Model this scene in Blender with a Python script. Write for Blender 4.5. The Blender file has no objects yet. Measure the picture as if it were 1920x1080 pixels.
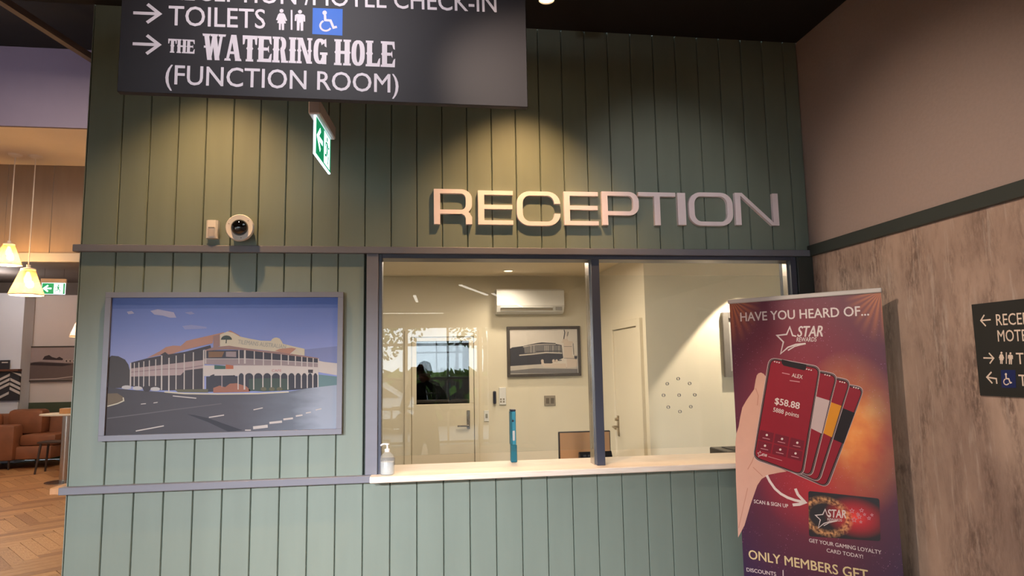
import bpy, bmesh, math, random
from mathutils import Vector, Matrix
random.seed(7)
S = bpy.context.scene
COL = S.collection
pi = math.pi

# ---------------------------------------------------------------- camera
cam = bpy.data.objects.new('camera', bpy.data.cameras.new('camera'))
COL.objects.link(cam)
cam.data.sensor_width = 36; cam.data.lens = 23.666; cam.data.clip_start = 0.05; cam.data.clip_end = 200
_r = Vector((0.98996194, -0.14032147, -0.01688928)); _u = Vector((0.00051174606, -0.115939371, 0.993256161)); _f = Vector((0.1413333, 0.98329444, 0.11470376))
cam.matrix_world = Matrix(((_r.x, _u.x, -_f.x, 1.79401575), (_r.y, _u.y, -_f.y, -3.94912025), (_r.z, _u.z, -_f.z, 1.7), (0, 0, 0, 1)))
S.camera = cam
# ---------------------------------------------------------------- exposure and sky
vs = S.view_settings
vs.view_transform = 'Standard'; vs.look = 'None'; vs.gamma = 1; vs.exposure = 0.0; vs.use_curve_mapping = False
w = bpy.data.worlds.new('sky'); S.world = w; w.use_nodes = True
bg = w.node_tree.nodes['Background']; bg.inputs[0].default_value = (0.80, 0.90, 1.0, 1); bg.inputs[1].default_value = 9.0

def lamp(name, kind, loc, power, color, target=None, size=.1, angle=None, blend=1, size_y=None, portal=False):
    d = bpy.data.lights.new(name, kind); d.energy = power; d.color = color
    if kind == 'AREA':
        d.shape = 'RECTANGLE'; d.size = size; d.size_y = size_y or size
        if portal: d.cycles.is_portal = True
    else:
        d.shadow_soft_size = size
    if kind == 'SPOT':
        d.spot_size = math.radians(angle); d.spot_blend = blend
    o = bpy.data.objects.new(name, d); COL.objects.link(o); o.location = loc
    if target is not None:
        o.rotation_euler = (Vector(target) - Vector(loc)).to_track_quat('-Z', 'Y').to_euler()
    return o
WARM = (1.0, .56, .25); CREAM = (1.0, .84, .66)
lamp('sun', 'SUN', (0, -30, 20), 4.0, (1, .95, .85), (6, -20, 0), .02)
lamp('window_portal', 'AREA', (0, -11.02, 1.35), 1, (1, 1, 1), (0, 0, 1.35), 7.2, size_y=2.6, portal=True)
lamp('window_portal', 'AREA', (-3.64, -7.5, 1.05), 1, (1, 1, 1), (0, -7.5, 1.05), 7.0, size_y=2.1, portal=True)  # portal of the added side glazing
# added fill spots for lower boards, then wall washers on the black ceiling
lamp('lobby_fill', 'SPOT', (-1.5, -5.4, 2.66), 1500, (.93, .93, 1.0), (1.0, 0, .30), .12, 39, 1)
lamp('lobby_fill', 'SPOT', (.25, -5.4, 2.66), 1250, (.93, .93, 1.0), (2.2, 0, .22), .12, 38, 1)
lamp('spot_light', 'SPOT', (2.44, -.52, 3.66), 205, WARM, (2.38, -.10, 0), .03, 90, 1)
lamp('spot_light', 'SPOT', (0.66, -.52, 3.66), 135, WARM, (0.70, -.10, 0), .03, 96, 1)
lamp('spot_light', 'SPOT', (1.45, -1.85, 3.22), 260, (1, .80, .62), (4.29, -1.05, 1.75), .04, 62, 1)
lamp('lettering_fill', 'SPOT', (3.0, -2.05, 3.45), 46, (1, .90, .88), (3.35, 0, 2.66), .05, 42, 1)  # added fill that lifts the dim letters, no fitting there
lamp('sign_fill', 'SPOT', (1.35, -2.2, 3.40), 42, (1, .93, .95), (1.40, -1.36, 3.0), .06, 120, 1)  # added fill to brighten the hanging sign, no fitting there
# reception office lights: added ceiling fill, then two downlights
lamp('office_light', 'AREA', (2.4, 2.0, 2.76), 80, CREAM, (2.3, 2.0, 0), 1.6)
lamp('office_light', 'SPOT', (2.8557, 3.717, 2.74), 40, CREAM, (2.8557, 3.717, 0), .05, 150, 1)
lamp('office_light', 'SPOT', (4.98, 1.98, 2.74), 190, CREAM, (4.98, 2.02, 0), .02, 78, .15)
# bistro lights
lamp('bistro_light', 'POINT', (-5.8, 9.4, 3.3), 40, (1, .9, .84), None, .25)
lamp('bistro_light', 'AREA', (-3.6, 3.2, 5.6), 30, (.90, .84, 1.0), (-4.5, 6.5, 5.2), 1.2)
lamp('bistro_light', 'AREA', (-2.6, 3.4, 5.9), 215, (1.0, .83, .64), (-2.6, 3.6, 0), 1.5)

# ---------------------------------------------------------------- helpers
def lin(c):
    return tuple(((v / 12.92) if v <= .04045 else ((v + .055) / 1.055) ** 2.4) for v in [x / 255 for x in c])
MATS = {}
def mat(name, rgb, rough=.6, metal=0, noise=0, scale=8, stretch=(1, 1, 1), rgb2=None, bump=0, emit=0, coat=0, spec=.5, detail=6, contrast=(.3, .7)):
    m = bpy.data.materials.new(name); m.use_nodes = True; nt = m.node_tree; N = nt.nodes; L = nt.links
    b = N['Principled BSDF']; c = lin(rgb)
    b.inputs['Base Color'].default_value = (*c, 1); b.inputs['Roughness'].default_value = rough
    b.inputs['Metallic'].default_value = metal; b.inputs['Coat Weight'].default_value = coat
    b.inputs['Specular IOR Level'].default_value = spec
    if emit:
        b.inputs['Emission Color'].default_value = (*c, 1); b.inputs['Emission Strength'].default_value = emit
    if noise or rgb2 or bump:
        tc = N.new('ShaderNodeTexCoord'); mp = N.new('ShaderNodeMapping'); mp.inputs['Scale'].default_value = stretch
        L.new(tc.outputs['Object'], mp.inputs[0]); n = N.new('ShaderNodeTexNoise'); n.inputs['Scale'].default_value = scale
        n.inputs['Detail'].default_value = detail; L.new(mp.outputs[0], n.inputs['Vector'])
        cr = N.new('ShaderNodeValToRGB'); cr.color_ramp.elements[0].position = contrast[0]; cr.color_ramp.elements[1].position = contrast[1]
        if rgb2: c2 = lin(rgb2)
        else: c2 = tuple(max(0, v * (1 - noise)) for v in c)
        cr.color_ramp.elements[0].color = (*c2, 1); cr.color_ramp.elements[1].color = (*c, 1)
        L.new(n.outputs[0], cr.inputs[0]); L.new(cr.outputs[0], b.inputs['Base Color'])
        if bump:
            bp = N.new('ShaderNodeBump'); bp.inputs['Strength'].default_value = bump; bp.inputs['Distance'].default_value = .004
            L.new(n.outputs[0], bp.inputs['Height']); L.new(bp.outputs[0], b.inputs['Normal'])
    MATS[name] = m; return m
def glass_mat(name, tint=(1, 1, 1), base=.045, opac=0, rough=0):
    m = bpy.data.materials.new(name); m.use_nodes = True; nt = m.node_tree; N = nt.nodes; L = nt.links
    N.remove(N['Principled BSDF']); out = N['Material Output']
    tr = N.new('ShaderNodeBsdfTransparent'); tr.inputs[0].default_value = (*tint, 1)
    gl = N.new('ShaderNodeBsdfGlossy'); gl.inputs['Roughness'].default_value = rough
    ge = N.new('ShaderNodeNewGeometry'); dp = N.new('ShaderNodeVectorMath'); dp.operation = 'DOT_PRODUCT'
    L.new(ge.outputs['Incoming'], dp.inputs[0]); L.new(ge.outputs['Normal'], dp.inputs[1])
    ab = N.new('ShaderNodeMath'); ab.operation = 'ABSOLUTE'; L.new(dp.outputs['Value'], ab.inputs[0])
    om = N.new('ShaderNodeMath'); om.operation = 'SUBTRACT'; om.inputs[0].default_value = 1; L.new(ab.outputs[0], om.inputs[1])
    pw = N.new('ShaderNodeMath'); pw.operation = 'POWER'; L.new(om.outputs[0], pw.inputs[0]); pw.inputs[1].default_value = 5
    ma = N.new('ShaderNodeMath'); ma.operation = 'MULTIPLY_ADD'; L.new(pw.outputs[0], ma.inputs[0]); ma.inputs[1].default_value = 1 - base; ma.inputs[2].default_value = base
    mx = N.new('ShaderNodeMixShader'); L.new(ma.outputs[0], mx.inputs[0]); L.new(tr.outputs[0], mx.inputs[1]); L.new(gl.outputs[0], mx.inputs[2])
    last = mx
    if opac:
        df = N.new('ShaderNodeBsdfDiffuse'); df.inputs[0].default_value = (*tint, 1); m2 = N.new('ShaderNodeMixShader'); m2.inputs[0].default_value = opac
        L.new(mx.outputs[0], m2.inputs[1]); L.new(df.outputs[0], m2.inputs[2]); last = m2
    L.new(last.outputs[0], out.inputs[0]); MATS[name] = m; return m

class MB:
    def __init__(s): s.v = []; s.f = []; s.sm = False
    def add(s, vs, fs):
        o = len(s.v); s.v += [tuple(v) for v in vs]; s.f += [tuple(i + o for i in f) for f in fs]; return s
    def box(s, x0, x1, y0, y1, z0, z1, c=0):
        if c <= 0:
            return s.add([(x, y, z) for x in (x0, x1) for y in (y0, y1) for z in (z0, z1)],
                         [(0, 1, 3, 2), (4, 6, 7, 5), (0, 4, 5, 1), (2, 3, 7, 6), (0, 2, 6, 4), (1, 5, 7, 3)])
        bm = bmesh.new(); bmesh.ops.create_cube(bm, size=1)
        for v in bm.verts: v.co = ((x0 + x1) / 2 + v.co.x * (x1 - x0), (y0 + y1) / 2 + v.co.y * (y1 - y0), (z0 + z1) / 2 + v.co.z * (z1 - z0))
        bmesh.ops.bevel(bm, geom=bm.edges[:], offset=c, segments=2 if c > .008 else 1, profile=.5, affect='EDGES')
        bm.verts.index_update(); s.add([v.co[:] for v in bm.verts], [[v.index for v in f.verts] for f in bm.faces]); bm.free(); return s
    def prism(s, pts, a, b, axis='y'):   # pts in the plane across the axis
        def P(p, t):
            return {'y': (p[0], t, p[1]), 'x': (t, p[0], p[1]), 'z': (p[0], p[1], t)}[axis]
        n = len(pts); vs = [P(p, a) for p in pts] + [P(p, b) for p in pts]
        return s.add(vs, [tuple(range(n))[::-1], tuple(range(n, 2 * n))] + [(i, (i + 1) % n, (i + 1) % n + n, i + n) for i in range(n)])
    def lathe(s, prof, M=None, n=24, cap=True):   # prof = (radius, height) about local z
        M = M or Matrix(); vs = []; fs = []
        for r, h in prof:
            for k in range(n):
                a = 2 * pi * k / n; vs.append(M @ Vector((r * math.cos(a), r * math.sin(a), h)))
        for j in range(len(prof) - 1):
            for k in range(n): fs.append((j * n + k, j * n + (k + 1) % n, (j + 1) * n + (k + 1) % n, (j + 1) * n + k))
        if cap: fs.append(tuple(range(n))[::-1]); fs.append(tuple(range((len(prof) - 1) * n, len(prof) * n)))
        return s.add(vs, fs)
    def tube(s, pts, r, n=8):
        pts = [Vector(p) for p in pts]; vs = []; fs = []; rr = r if isinstance(r, (list, tuple)) else [r] * len(pts)
        up = None
        for i, p in enumerate(pts):
            t = (pts[min(i + 1, len(pts) - 1)] - pts[max(i - 1, 0)]).normalized()
            if up is None: up = t.orthogonal().normalized()
            up = (up - t * up.dot(t)).normalized(); sd = t.cross(up)
            for k in range(n):
                a = 2 * pi * k / n; vs.append(p + (up * math.cos(a) + sd * math.sin(a)) * rr[i])
        for j in range(len(pts) - 1):
            for k in range(n): fs.append((j * n + k, j * n + (k + 1) % n, (j + 1) * n + (k + 1) % n, (j + 1) * n + k))
        fs.append(tuple(range(n))[::-1]); fs.append(tuple(range((len(pts) - 1) * n, len(pts) * n)))
        return s.add(vs, fs)
    def mesh(s, name, m, smooth=False):
        me = bpy.data.meshes.new(name); me.from_pydata(s.v, [], s.f)
        bm = bmesh.new(); bm.from_mesh(me); bmesh.ops.recalc_face_normals(bm, faces=bm.faces[:]); bm.to_mesh(me); bm.free()
        me.materials.append(m if not isinstance(m, str) else MATS[m])
        if smooth:
            for p in me.polygons: p.use_smooth = True
            me.set_sharp_from_angle(angle=math.radians(38))
        me.update(); return me
    def obj(s, name, m, parent=None, smooth=False, **k):
        return put(name, s.mesh(name, m, smooth), parent, **k)
def put(name, me, parent=None, **k):
    o = bpy.data.objects.new(name, me); COL.objects.link(o)
    if parent is not None:
        o.parent = parent
        if k.pop('world', True): o.matrix_parent_inverse = parent.matrix_basis.inverted()
    for a, b in k.items(): o[a] = b
    return o
def empty(name, loc, **k):
    o = bpy.data.objects.new(name, None); COL.objects.link(o); o.location = loc; o.empty_display_size = .1
    o.matrix_basis = Matrix.Translation(Vector(loc))
    for a, b in k.items(): o[a] = b
    return o
def thing(name, loc, label, category, **k): return empty(name, loc, label=label, category=category, **k)
def copy_tree(o, M, parent=None):
    c = o.copy(); COL.objects.link(c)
    if parent is None: c.matrix_basis = M @ o.matrix_basis
    else: c.parent = parent; c.matrix_parent_inverse = o.matrix_parent_inverse.copy()
    for ch in [x for x in bpy.data.objects if x.parent == o]: copy_tree(ch, M, c)
    return c
ST = dict(kind='structure')

# ---------------------------------------------------------------- flat print tools
def offset_path(pts, w, closed=False):
    P = [Vector(p) for p in pts]; n = len(P); L = []; R = []
    for i in range(n):
        a = P[i - 1] if (closed or i) else None; b = P[(i + 1) % n] if (closed or i < n - 1) else None
        d1 = (P[i] - a).normalized() if a is not None else None; d2 = (b - P[i]).normalized() if b is not None else None
        if d1 is None: d1 = d2
        if d2 is None: d2 = d1
        n1 = Vector((-d1.y, d1.x)); n2 = Vector((-d2.y, d2.x)); m = n1 + n2
        if m.length < .2: m = n1
        else: m = m / max(.35, m.length_squared / 2) * 1.0
        L.append(P[i] + m * w / 2); R.append(P[i] - m * w / 2)
    return L, R
def add_stroke(mb, pts, w, closed, F, th=.0006):
    L, R = offset_path(pts, w, closed); n = len(pts); segs = n if closed else n - 1
    for i in range(segs):
        j = (i + 1) % n; q = [L[i], R[i], R[j], L[j]]; dt = (i % 2) * 2e-5
        mb.add([F(p, 0) for p in q] + [F(p, th + dt) for p in q], [(0, 1, 2, 3), (7, 6, 5, 4), (0, 4, 5, 1), (1, 5, 6, 2), (2, 6, 7, 3), (3, 7, 4, 0)])
def add_poly(mb, pts, F, th=.0004):
    n = len(pts); mb.add([F(p, 0) for p in pts] + [F(p, th) for p in pts], [tuple(range(n)), tuple(range(n, 2 * n))[::-1]] + [(i, i + n, (i + 1) % n + n, (i + 1) % n) for i in range(n)])
def text_geo(s, bold=0):
    cu = bpy.data.curves.new('t', 'FONT'); cu.body = s; cu.size = 1; cu.resolution_u = 3; cu.fill_mode = 'FRONT'; cu.offset = 0
    o = bpy.data.objects.new('t', cu); COL.objects.link(o); bpy.context.view_layer.update()
    me = bpy.data.meshes.new_from_object(o.evaluated_get(bpy.context.evaluated_depsgraph_get()))
    v = [(x.co.x, x.co.y) for x in me.vertices]; f = [tuple(p.vertices) for p in me.polygons]
    bpy.data.objects.remove(o); bpy.data.curves.remove(cu); bpy.data.meshes.remove(me)
    return v, f
# slab western letters: strokes/polys in a unit cell
def western(ch):
    P = []
    def bar(x0, x1, y0, y1): P.append([(x0, y0), (x1, y0), (x1, y1), (x0, y1)])
    def stem(x, w=.26, spur=True, t=True, b=True):
        bar(x - w / 2, x + w / 2, 0, 1)
        for q, e in ((0, b), (1, t)):
            if e:
                s = 1 if q == 0 else -1
                P.append([(x - w / 2 - .07, q), (x - w / 2 - .05, q + s * .10), (x - w / 2, q + s * .07), (x + w / 2, q + s * .07), (x + w / 2 + .05, q + s * .10), (x + w / 2 + .07, q)])
        if spur: P.append([(x - w / 2 - .05, .5), (x - w / 2, .44), (x + w / 2, .44), (x + w / 2 + .05, .5), (x + w / 2, .56), (x - w / 2, .56)])
    def diag(x0, x1, w=.22): P.append([(x0 - w / 2, 0), (x0 + w / 2, 0), (x1 + w / 2, 1), (x1 - w / 2, 1)])
    def ring(x0, x1, a0, a1, y0=0, y1=1, w=.24):
        cx, cy, rx, ry = (x0 + x1) / 2, (y0 + y1) / 2, (x1 - x0) / 2, (y1 - y0) / 2; n = 18
        A = [math.radians(a0 + (a1 - a0) * k / n) for k in range(n + 1)]
        o_ = [(cx + rx * math.copysign(abs(math.cos(a)) ** .8, math.cos(a)), cy + ry * math.copysign(abs(math.sin(a)) ** .8, math.sin(a))) for a in A]
        i_ = [(cx + (rx - w) * math.cos(a), cy + (ry - .13) * math.sin(a)) for a in A]
        for k in range(n): P.append([o_[k], o_[k + 1], i_[k + 1], i_[k]])
    W = .8
    if ch == 'T': stem(.38, t=False); bar(.02, .74, .86, 1); P.append([(0, 1), (.02, .64), (.10, .66), (.14, .86), (.14, 1)]); P.append([(.76, 1), (.74, .64), (.66, .66), (.62, .86), (.62, 1)]); W = .76
    elif ch == 'H': stem(.17); stem(.63); bar(.2, .6, .44, .56); W = .8
    elif ch in 'EL':
        stem(.17); bar(.2, .66, 0, .13); P.append([(.56, 0), (.70, 0), (.72, .34), (.64, .30), (.56, .13)])
        if ch == 'E': bar(.2, .64, .87, 1); P.append([(.56, 1), (.68, 1), (.70, .68), (.62, .72), (.56, .87)]); bar(.2, .48, .44, .56); P.append([(.46, .5), (.56, .64), (.58, .36)])
        W = .74
    elif ch == 'W':
        diag(.33, .13, .24); diag(.33, .52, .14); diag(.71, .52, .24); diag(.71, .90, .14)
        for x in (.13, .52, .92): P.append([(x - .2, 1), (x - .17, .91), (x + .17, .91), (x + .2, 1)])
        bar(.02, .2, .46, .54); W = 1.06
    elif ch == 'A':
        diag(.12, .36, .14); diag(.66, .42, .26); bar(.2, .6, .26, .36)
        for x in (.12, .66): P.append([(x - .15, 0), (x - .12, .09), (x + .15, .09), (x + .19, 0)])
        W = .84
    elif ch == 'R': stem(.17); ring(.1, .68, -90, 90, .44, 1, .22); P.append([(.38, .5), (.60, .5), (.72, 0), (.46, 0)]); bar(.44, .8, 0, .08); W = .82
    elif ch == 'I': stem(.17); W = .36
    elif ch == 'N': stem(.13, .14); stem(.67, .14); P.append([(.08, 1), (.30, 1), (.74, 0), (.52, 0)]); W = .82
    elif ch == 'O': ring(.02, .70, 0, 360); W = .74
    elif ch == 'G': ring(.02, .70, 40, 318); bar(.46, .70, 0, .44); bar(.36, .76, .36, .46); P.append([(.56, .95), (.68, 1), (.70, .66), (.6, .7)]); W = .78
    return P, W
def western_geo(s):
    V = []; Fs = []; x = 0
    for ch in s:
        P, W = western(ch)
        for p in P:
            o = len(V); V += [(x + a, b) for a, b in p]; Fs.append(tuple(range(o, o + len(p))))
        x += W + .03
    return V, Fs
def add_text(mb, s, A, B, cap, bold, shear, font, F, th=.0008):
    v, f = western_geo(s) if font == 'w' else text_geo(s, bold)
    x0 = min(p[0] for p in v); x1 = max(p[0] for p in v)
    if font == 'w': y0, y1 = 0, 1
    else: y0, y1 = 0, .729
    A = Vector(A); B = Vector(B); d = B - A; L = d.length; d.normalize(); n = Vector((-d.y, d.x))
    if font == 'w': n = Vector((0, 1))
    def T(p):
        v_ = (p[1] - y0) / (y1 - y0) * cap; u_ = (p[0] - x0) / (x1 - x0) * (L - shear * cap) + shear * v_
        return A + d * u_ + n * v_
    q = [T(p) for p in v]; N = len(q)
    if font == 'w':
        for k, g in enumerate(f): mb.add([F(q[i], th + k * 2.5e-5) for i in g], [tuple(range(len(g)))])
    else:
        e = bold * cap * .017
        for k, (dx, dy) in enumerate(((0, 0), (1, 0), (-1, 0), (0, .8), (0, -.8)) if bold else ((0, 0),)):
            mb.add([F(p + Vector((dx, dy)) * e, th + k * 2e-5) for p in q], list(f))
def group_prints(key):
    groups = {}; n = 0
    for e in PRINTS[key]:
        n += 1
        k = e[1] if (e[0] != 't' and '#' not in e[1]) else e[1] + ('#%d' % n if '#' not in e[1] else '')
        groups.setdefault((k, e[2]), []).append(e)
    return groups
def build_print(key, F0, parent, step=.00045, labels={}):
    """flat printed artwork: F0(point, distance off the sheet) gives the world point"""
    groups = group_prints(key)
    for (part, m), es in groups.items():
        mb = MB(); part = part.split('#')[0]
        for i_, e in enumerate(es):
            l = e[3] + i_ * .012; F = (lambda l: (lambda p, t: F0(p, l * step + t * .4)))(l)
            if e[0] == 'p': add_poly(mb, e[4], F)
            elif e[0] == 's': add_stroke(mb, e[5], e[4], e[6], F)
            else: add_text(mb, e[4], e[5], e[6], e[7], e[8], e[9], e[10], F)
        o = put(part, mesh_raw(mb, part, m), parent)
        if part in ('printed_view', 'printed_road', 'printed_sky') and len(es) > 1: o['kind'] = 'stuff'
        if part in labels: o['label'] = labels[part]
def mesh_raw(mb, name, m):
    me = bpy.data.meshes.new(name); me.from_pydata(mb.v, [], mb.f); me.materials.append(MATS[m]); me.update(); return me

PRINTS={}
PRINTS['hanging']=[
('s','arrow#122','sign_white',1,0.0119,[(0.7363,3.0499),(0.83,3.0513)],0),
('s','arrow#122','sign_white',1,0.0122,[(0.7852,3.0876),(0.83,3.0513),(0.7865,3.0137)],0),
('s','arrow#415','sign_white',1,0.0119,[(0.7399,2.9272),(0.8332,2.928)],0),
('s','arrow#415','sign_white',1,0.0119,[(0.7886,2.9633),(0.8332,2.928),(0.7899,2.8902)],0),
('s','arrow#-170','sign_white',1,0.0122,[(0.7326,3.1735),(0.8269,3.1756)],0),
('s','arrow#-170','sign_white',1,0.0122,[(0.7818,3.212),(0.8269,3.1756),(0.7832,3.1364)],0),
('t','lettering','sign_white',1,'RECEPTION /MOTEL CHECK-IN',(0.8633,3.1117),(2.1209,3.1363),0.0822,0.5,0,'s'),
('t','lettering','sign_white',1,'TOILETS',(0.8635,3.0086),(1.2156,3.0148),0.0825,0.5,0,'s'),
('t','lettering','sign_white',1,'(FUNCTION ROOM)',(0.8613,2.7748),(1.7261,2.7767),0.0797,0.5,0,'s'),
('t','lettering','sign_white',1,'THE',(0.8649,2.8991),(0.9614,2.8988),0.0551,0,0,'w'),
('t','lettering','sign_white',1,'WATERING',(0.9871,2.8767),(1.4527,2.8802),0.1046,0,0,'w'),
('t','lettering','sign_white',1,'HOLE',(1.477,2.8791),(1.7134,2.8807),0.1063,0,0,'w'),
('p','woman_pictogram','sign_white',1,[(1.2831,3.0913),(1.2827,3.0937),(1.2816,3.0958),(1.2799,3.0974),(1.2778,3.0984),(1.2754,3.0986),(1.2731,3.0981),(1.2711,3.0969),(1.2694,3.095),(1.2684,3.0928),(1.2681,3.0903),(1.2685,3.0879),(1.2696,3.0858),(1.2713,3.0842),(1.2734,3.0832),(1.2758,3.083),(1.2781,3.0835),(1.2802,3.0847),(1.2818,3.0866),(1.2828,3.0888)]),
('p','woman_pictogram','sign_white',1,[(1.2679,3.0808),(1.2838,3.0813),(1.2886,3.0755),(1.2975,3.0521),(1.292,3.0496),(1.2874,3.0602),(1.2933,3.0401),(1.2866,3.0397),(1.2864,3.0124),(1.2785,3.012),(1.2771,3.0379),(1.2748,3.0378),(1.2745,3.0122),(1.2674,3.0122),(1.2668,3.0395),(1.2601,3.0399),(1.2656,3.0602),(1.2618,3.0504),(1.2559,3.0527),(1.2629,3.0748)]),
('s','divider_bar','sign_white',1,0.0066,[(1.3133,3.0966),(1.3149,3.0149)],0),
('p','man_pictogram','sign_white',1,[(1.3529,3.0916),(1.3525,3.094),(1.3513,3.0961),(1.3496,3.0977),(1.3475,3.0987),(1.3451,3.099),(1.3428,3.0984),(1.3407,3.0972),(1.3391,3.0954),(1.338,3.0931),(1.3377,3.0907),(1.3381,3.0883),(1.3392,3.0861),(1.341,3.0845),(1.3431,3.0835),(1.3454,3.0833),(1.3478,3.0838),(1.3499,3.085),(1.3515,3.0869),(1.3526,3.0891)]),
('p','man_pictogram','sign_white',1,[(1.3335,3.0812),(1.3583,3.0814),(1.3648,3.0757),(1.3656,3.0517),(1.3596,3.0514),(1.3585,3.0688),(1.3587,3.0135),(1.3491,3.0129),(1.3477,3.0463),(1.3453,3.0462),(1.3443,3.0135),(1.3348,3.013),(1.3337,3.0695),(1.3317,3.0519),(1.3257,3.0524),(1.3264,3.0756)]),
('p','blue_square','sign_blue',1,[(1.3934,3.1099),(1.5079,3.1125),(1.5081,3.0015),(1.3932,3.0018)]),
('p','wheelchair_symbol','sign_white',2,[(1.4475,3.0929),(1.447,3.0957),(1.4458,3.0982),(1.4439,3.1001),(1.4415,3.1013),(1.4389,3.1016),(1.4362,3.101),(1.4339,3.0995),(1.432,3.0974),(1.4309,3.0947),(1.4305,3.0919),(1.431,3.089),(1.4322,3.0865),(1.4341,3.0846),(1.4365,3.0834),(1.4391,3.0831),(1.4417,3.0837),(1.4441,3.0852),(1.4459,3.0873),(1.4471,3.09)]),
('s','wheelchair_symbol','sign_white',2,0.0093,[(1.4404,3.0837),(1.4416,3.062),(1.462,3.0614),(1.4738,3.0326),(1.4866,3.037)],0),
('s','wheelchair_symbol','sign_white',2,0.0072,[(1.4348,3.0578),(1.4303,3.0547),(1.4268,3.0507),(1.4243,3.0459),(1.423,3.0408),(1.423,3.0355),(1.4244,3.0304),(1.4269,3.0259),(1.4305,3.0223),(1.435,3.0196),(1.44,3.0182),(1.4453,3.0181),(1.4505,3.0193),(1.4553,3.0217),(1.4594,3.0252),(1.4625,3.0296)],0)]
PRINTS['wallsign']=[
('s','arrow#330','sign_cream',1,0.006,[(1.3291,1.8649),(1.2766,1.8646)],0),
('s','arrow#330','sign_cream',1,0.0061,[(1.298,1.8882),(1.2766,1.8646),(1.3004,1.8386)],0),
('s','arrow#628','sign_cream',1,0.0062,[(1.271,1.6992),(1.3248,1.6974)],0),
('s','arrow#628','sign_cream',1,0.006,[(1.3027,1.7201),(1.3248,1.6974),(1.302,1.6742)],0),
('s','arrow#9','sign_cream',1,0.0065,[(1.3283,1.5867),(1.3282,1.6088),(1.2796,1.6147)],0),
('s','arrow#9','sign_cream',1,0.0067,[(1.3064,1.6373),(1.2796,1.6147),(1.3054,1.5884)],0),
('t','lettering','sign_cream',1,'RECEPTION /',(1.3564,1.838),(1.6833,1.8303),0.0512,0.3,0,'s'),
('t','lettering','sign_cream',1,'MOTEL CHECK-IN',(1.3561,1.7687),(1.7842,1.7582),0.051,0.3,0,'s'),
('t','lettering','sign_cream',1,'TOILETS',(1.4364,1.6718),(1.664,1.6658),0.0494,0.3,0,'s'),
('t','lettering','sign_cream',1,'TOILETS',(1.438,1.5814),(1.669,1.5763),0.0492,0.3,0,'s'),
('p','woman_pictogram','sign_cream',1,[(1.372,1.7194),(1.3719,1.7209),(1.3714,1.7222),(1.3704,1.7233),(1.3691,1.724),(1.3677,1.7242),(1.3661,1.724),(1.3647,1.7234),(1.3635,1.7224),(1.3626,1.7211),(1.3622,1.7196),(1.3623,1.7182),(1.3628,1.7169),(1.3638,1.7158),(1.3651,1.7151),(1.3666,1.7148),(1.3681,1.715),(1.3695,1.7157),(1.3707,1.7167),(1.3716,1.718)]),
('p','woman_pictogram','sign_cream',1,[(1.3613,1.7139),(1.3715,1.7135),(1.3742,1.7098),(1.3779,1.6954),(1.3742,1.6942),(1.3721,1.7007),(1.3743,1.6885),(1.3699,1.6885),(1.3675,1.6722),(1.3623,1.6722),(1.3636,1.6878),(1.3621,1.6878),(1.3598,1.6725),(1.3552,1.6727),(1.3571,1.6892),(1.3527,1.6897),(1.358,1.7017),(1.3548,1.696),(1.3511,1.6976),(1.3575,1.7106)]),
('s','divider_bar','sign_cream',1,0.0043,[(1.3916,1.7211),(1.3859,1.6726)],0),
('p','man_pictogram','sign_cream',1,[(1.4159,1.7162),(1.4158,1.7176),(1.4153,1.7189),(1.4144,1.72),(1.4132,1.7206),(1.4117,1.7209),(1.4102,1.7207),(1.4088,1.7201),(1.4077,1.7191),(1.4068,1.7178),(1.4064,1.7164),(1.4065,1.715),(1.407,1.7137),(1.4079,1.7126),(1.4092,1.7119),(1.4106,1.7117),(1.4121,1.7119),(1.4135,1.7125),(1.4147,1.7135),(1.4155,1.7148)]),
('p','man_pictogram','sign_cream',1,[(1.403,1.711),(1.4184,1.71),(1.422,1.7063),(1.4206,1.6923),(1.4168,1.6924),(1.4176,1.7026),(1.4132,1.6701),(1.4073,1.6702),(1.4091,1.6899),(1.4076,1.6899),(1.4043,1.6707),(1.3983,1.6707),(1.4022,1.7041),(1.3995,1.6939),(1.3958,1.6944),(1.3981,1.708)]),
('p','blue_square','sign_navy',1,[(1.3548,1.6464),(1.4273,1.6467),(1.4216,1.5719),(1.3511,1.5709)]),
('p','wheelchair_symbol','sign_cream',2,[(1.3844,1.6281),(1.3843,1.6298),(1.3837,1.6313),(1.3827,1.6325),(1.3813,1.6332),(1.3797,1.6335),(1.378,1.6332),(1.3764,1.6324),(1.3751,1.6312),(1.3742,1.6297),(1.3737,1.628),(1.3738,1.6263),(1.3743,1.6248),(1.3754,1.6236),(1.3768,1.6229),(1.3784,1.6226),(1.3801,1.6229),(1.3817,1.6237),(1.383,1.6249),(1.3839,1.6264)]),
('s','wheelchair_symbol','sign_cream',2,0.0059,[(1.3792,1.6229),(1.3783,1.6101),(1.3909,1.6093),(1.396,1.5921),(1.4042,1.5944)],0),
('s','wheelchair_symbol','sign_cream',2,0.0046,[(1.3737,1.6078),(1.3707,1.6061),(1.3681,1.6038),(1.3662,1.601),(1.3649,1.598),(1.3645,1.5948),(1.365,1.5918),(1.3663,1.5891),(1.3682,1.5869),(1.3708,1.5852),(1.3739,1.5843),(1.3772,1.5841),(1.3805,1.5847),(1.3837,1.5861),(1.3865,1.5881),(1.3888,1.5906)],0)]
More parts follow.
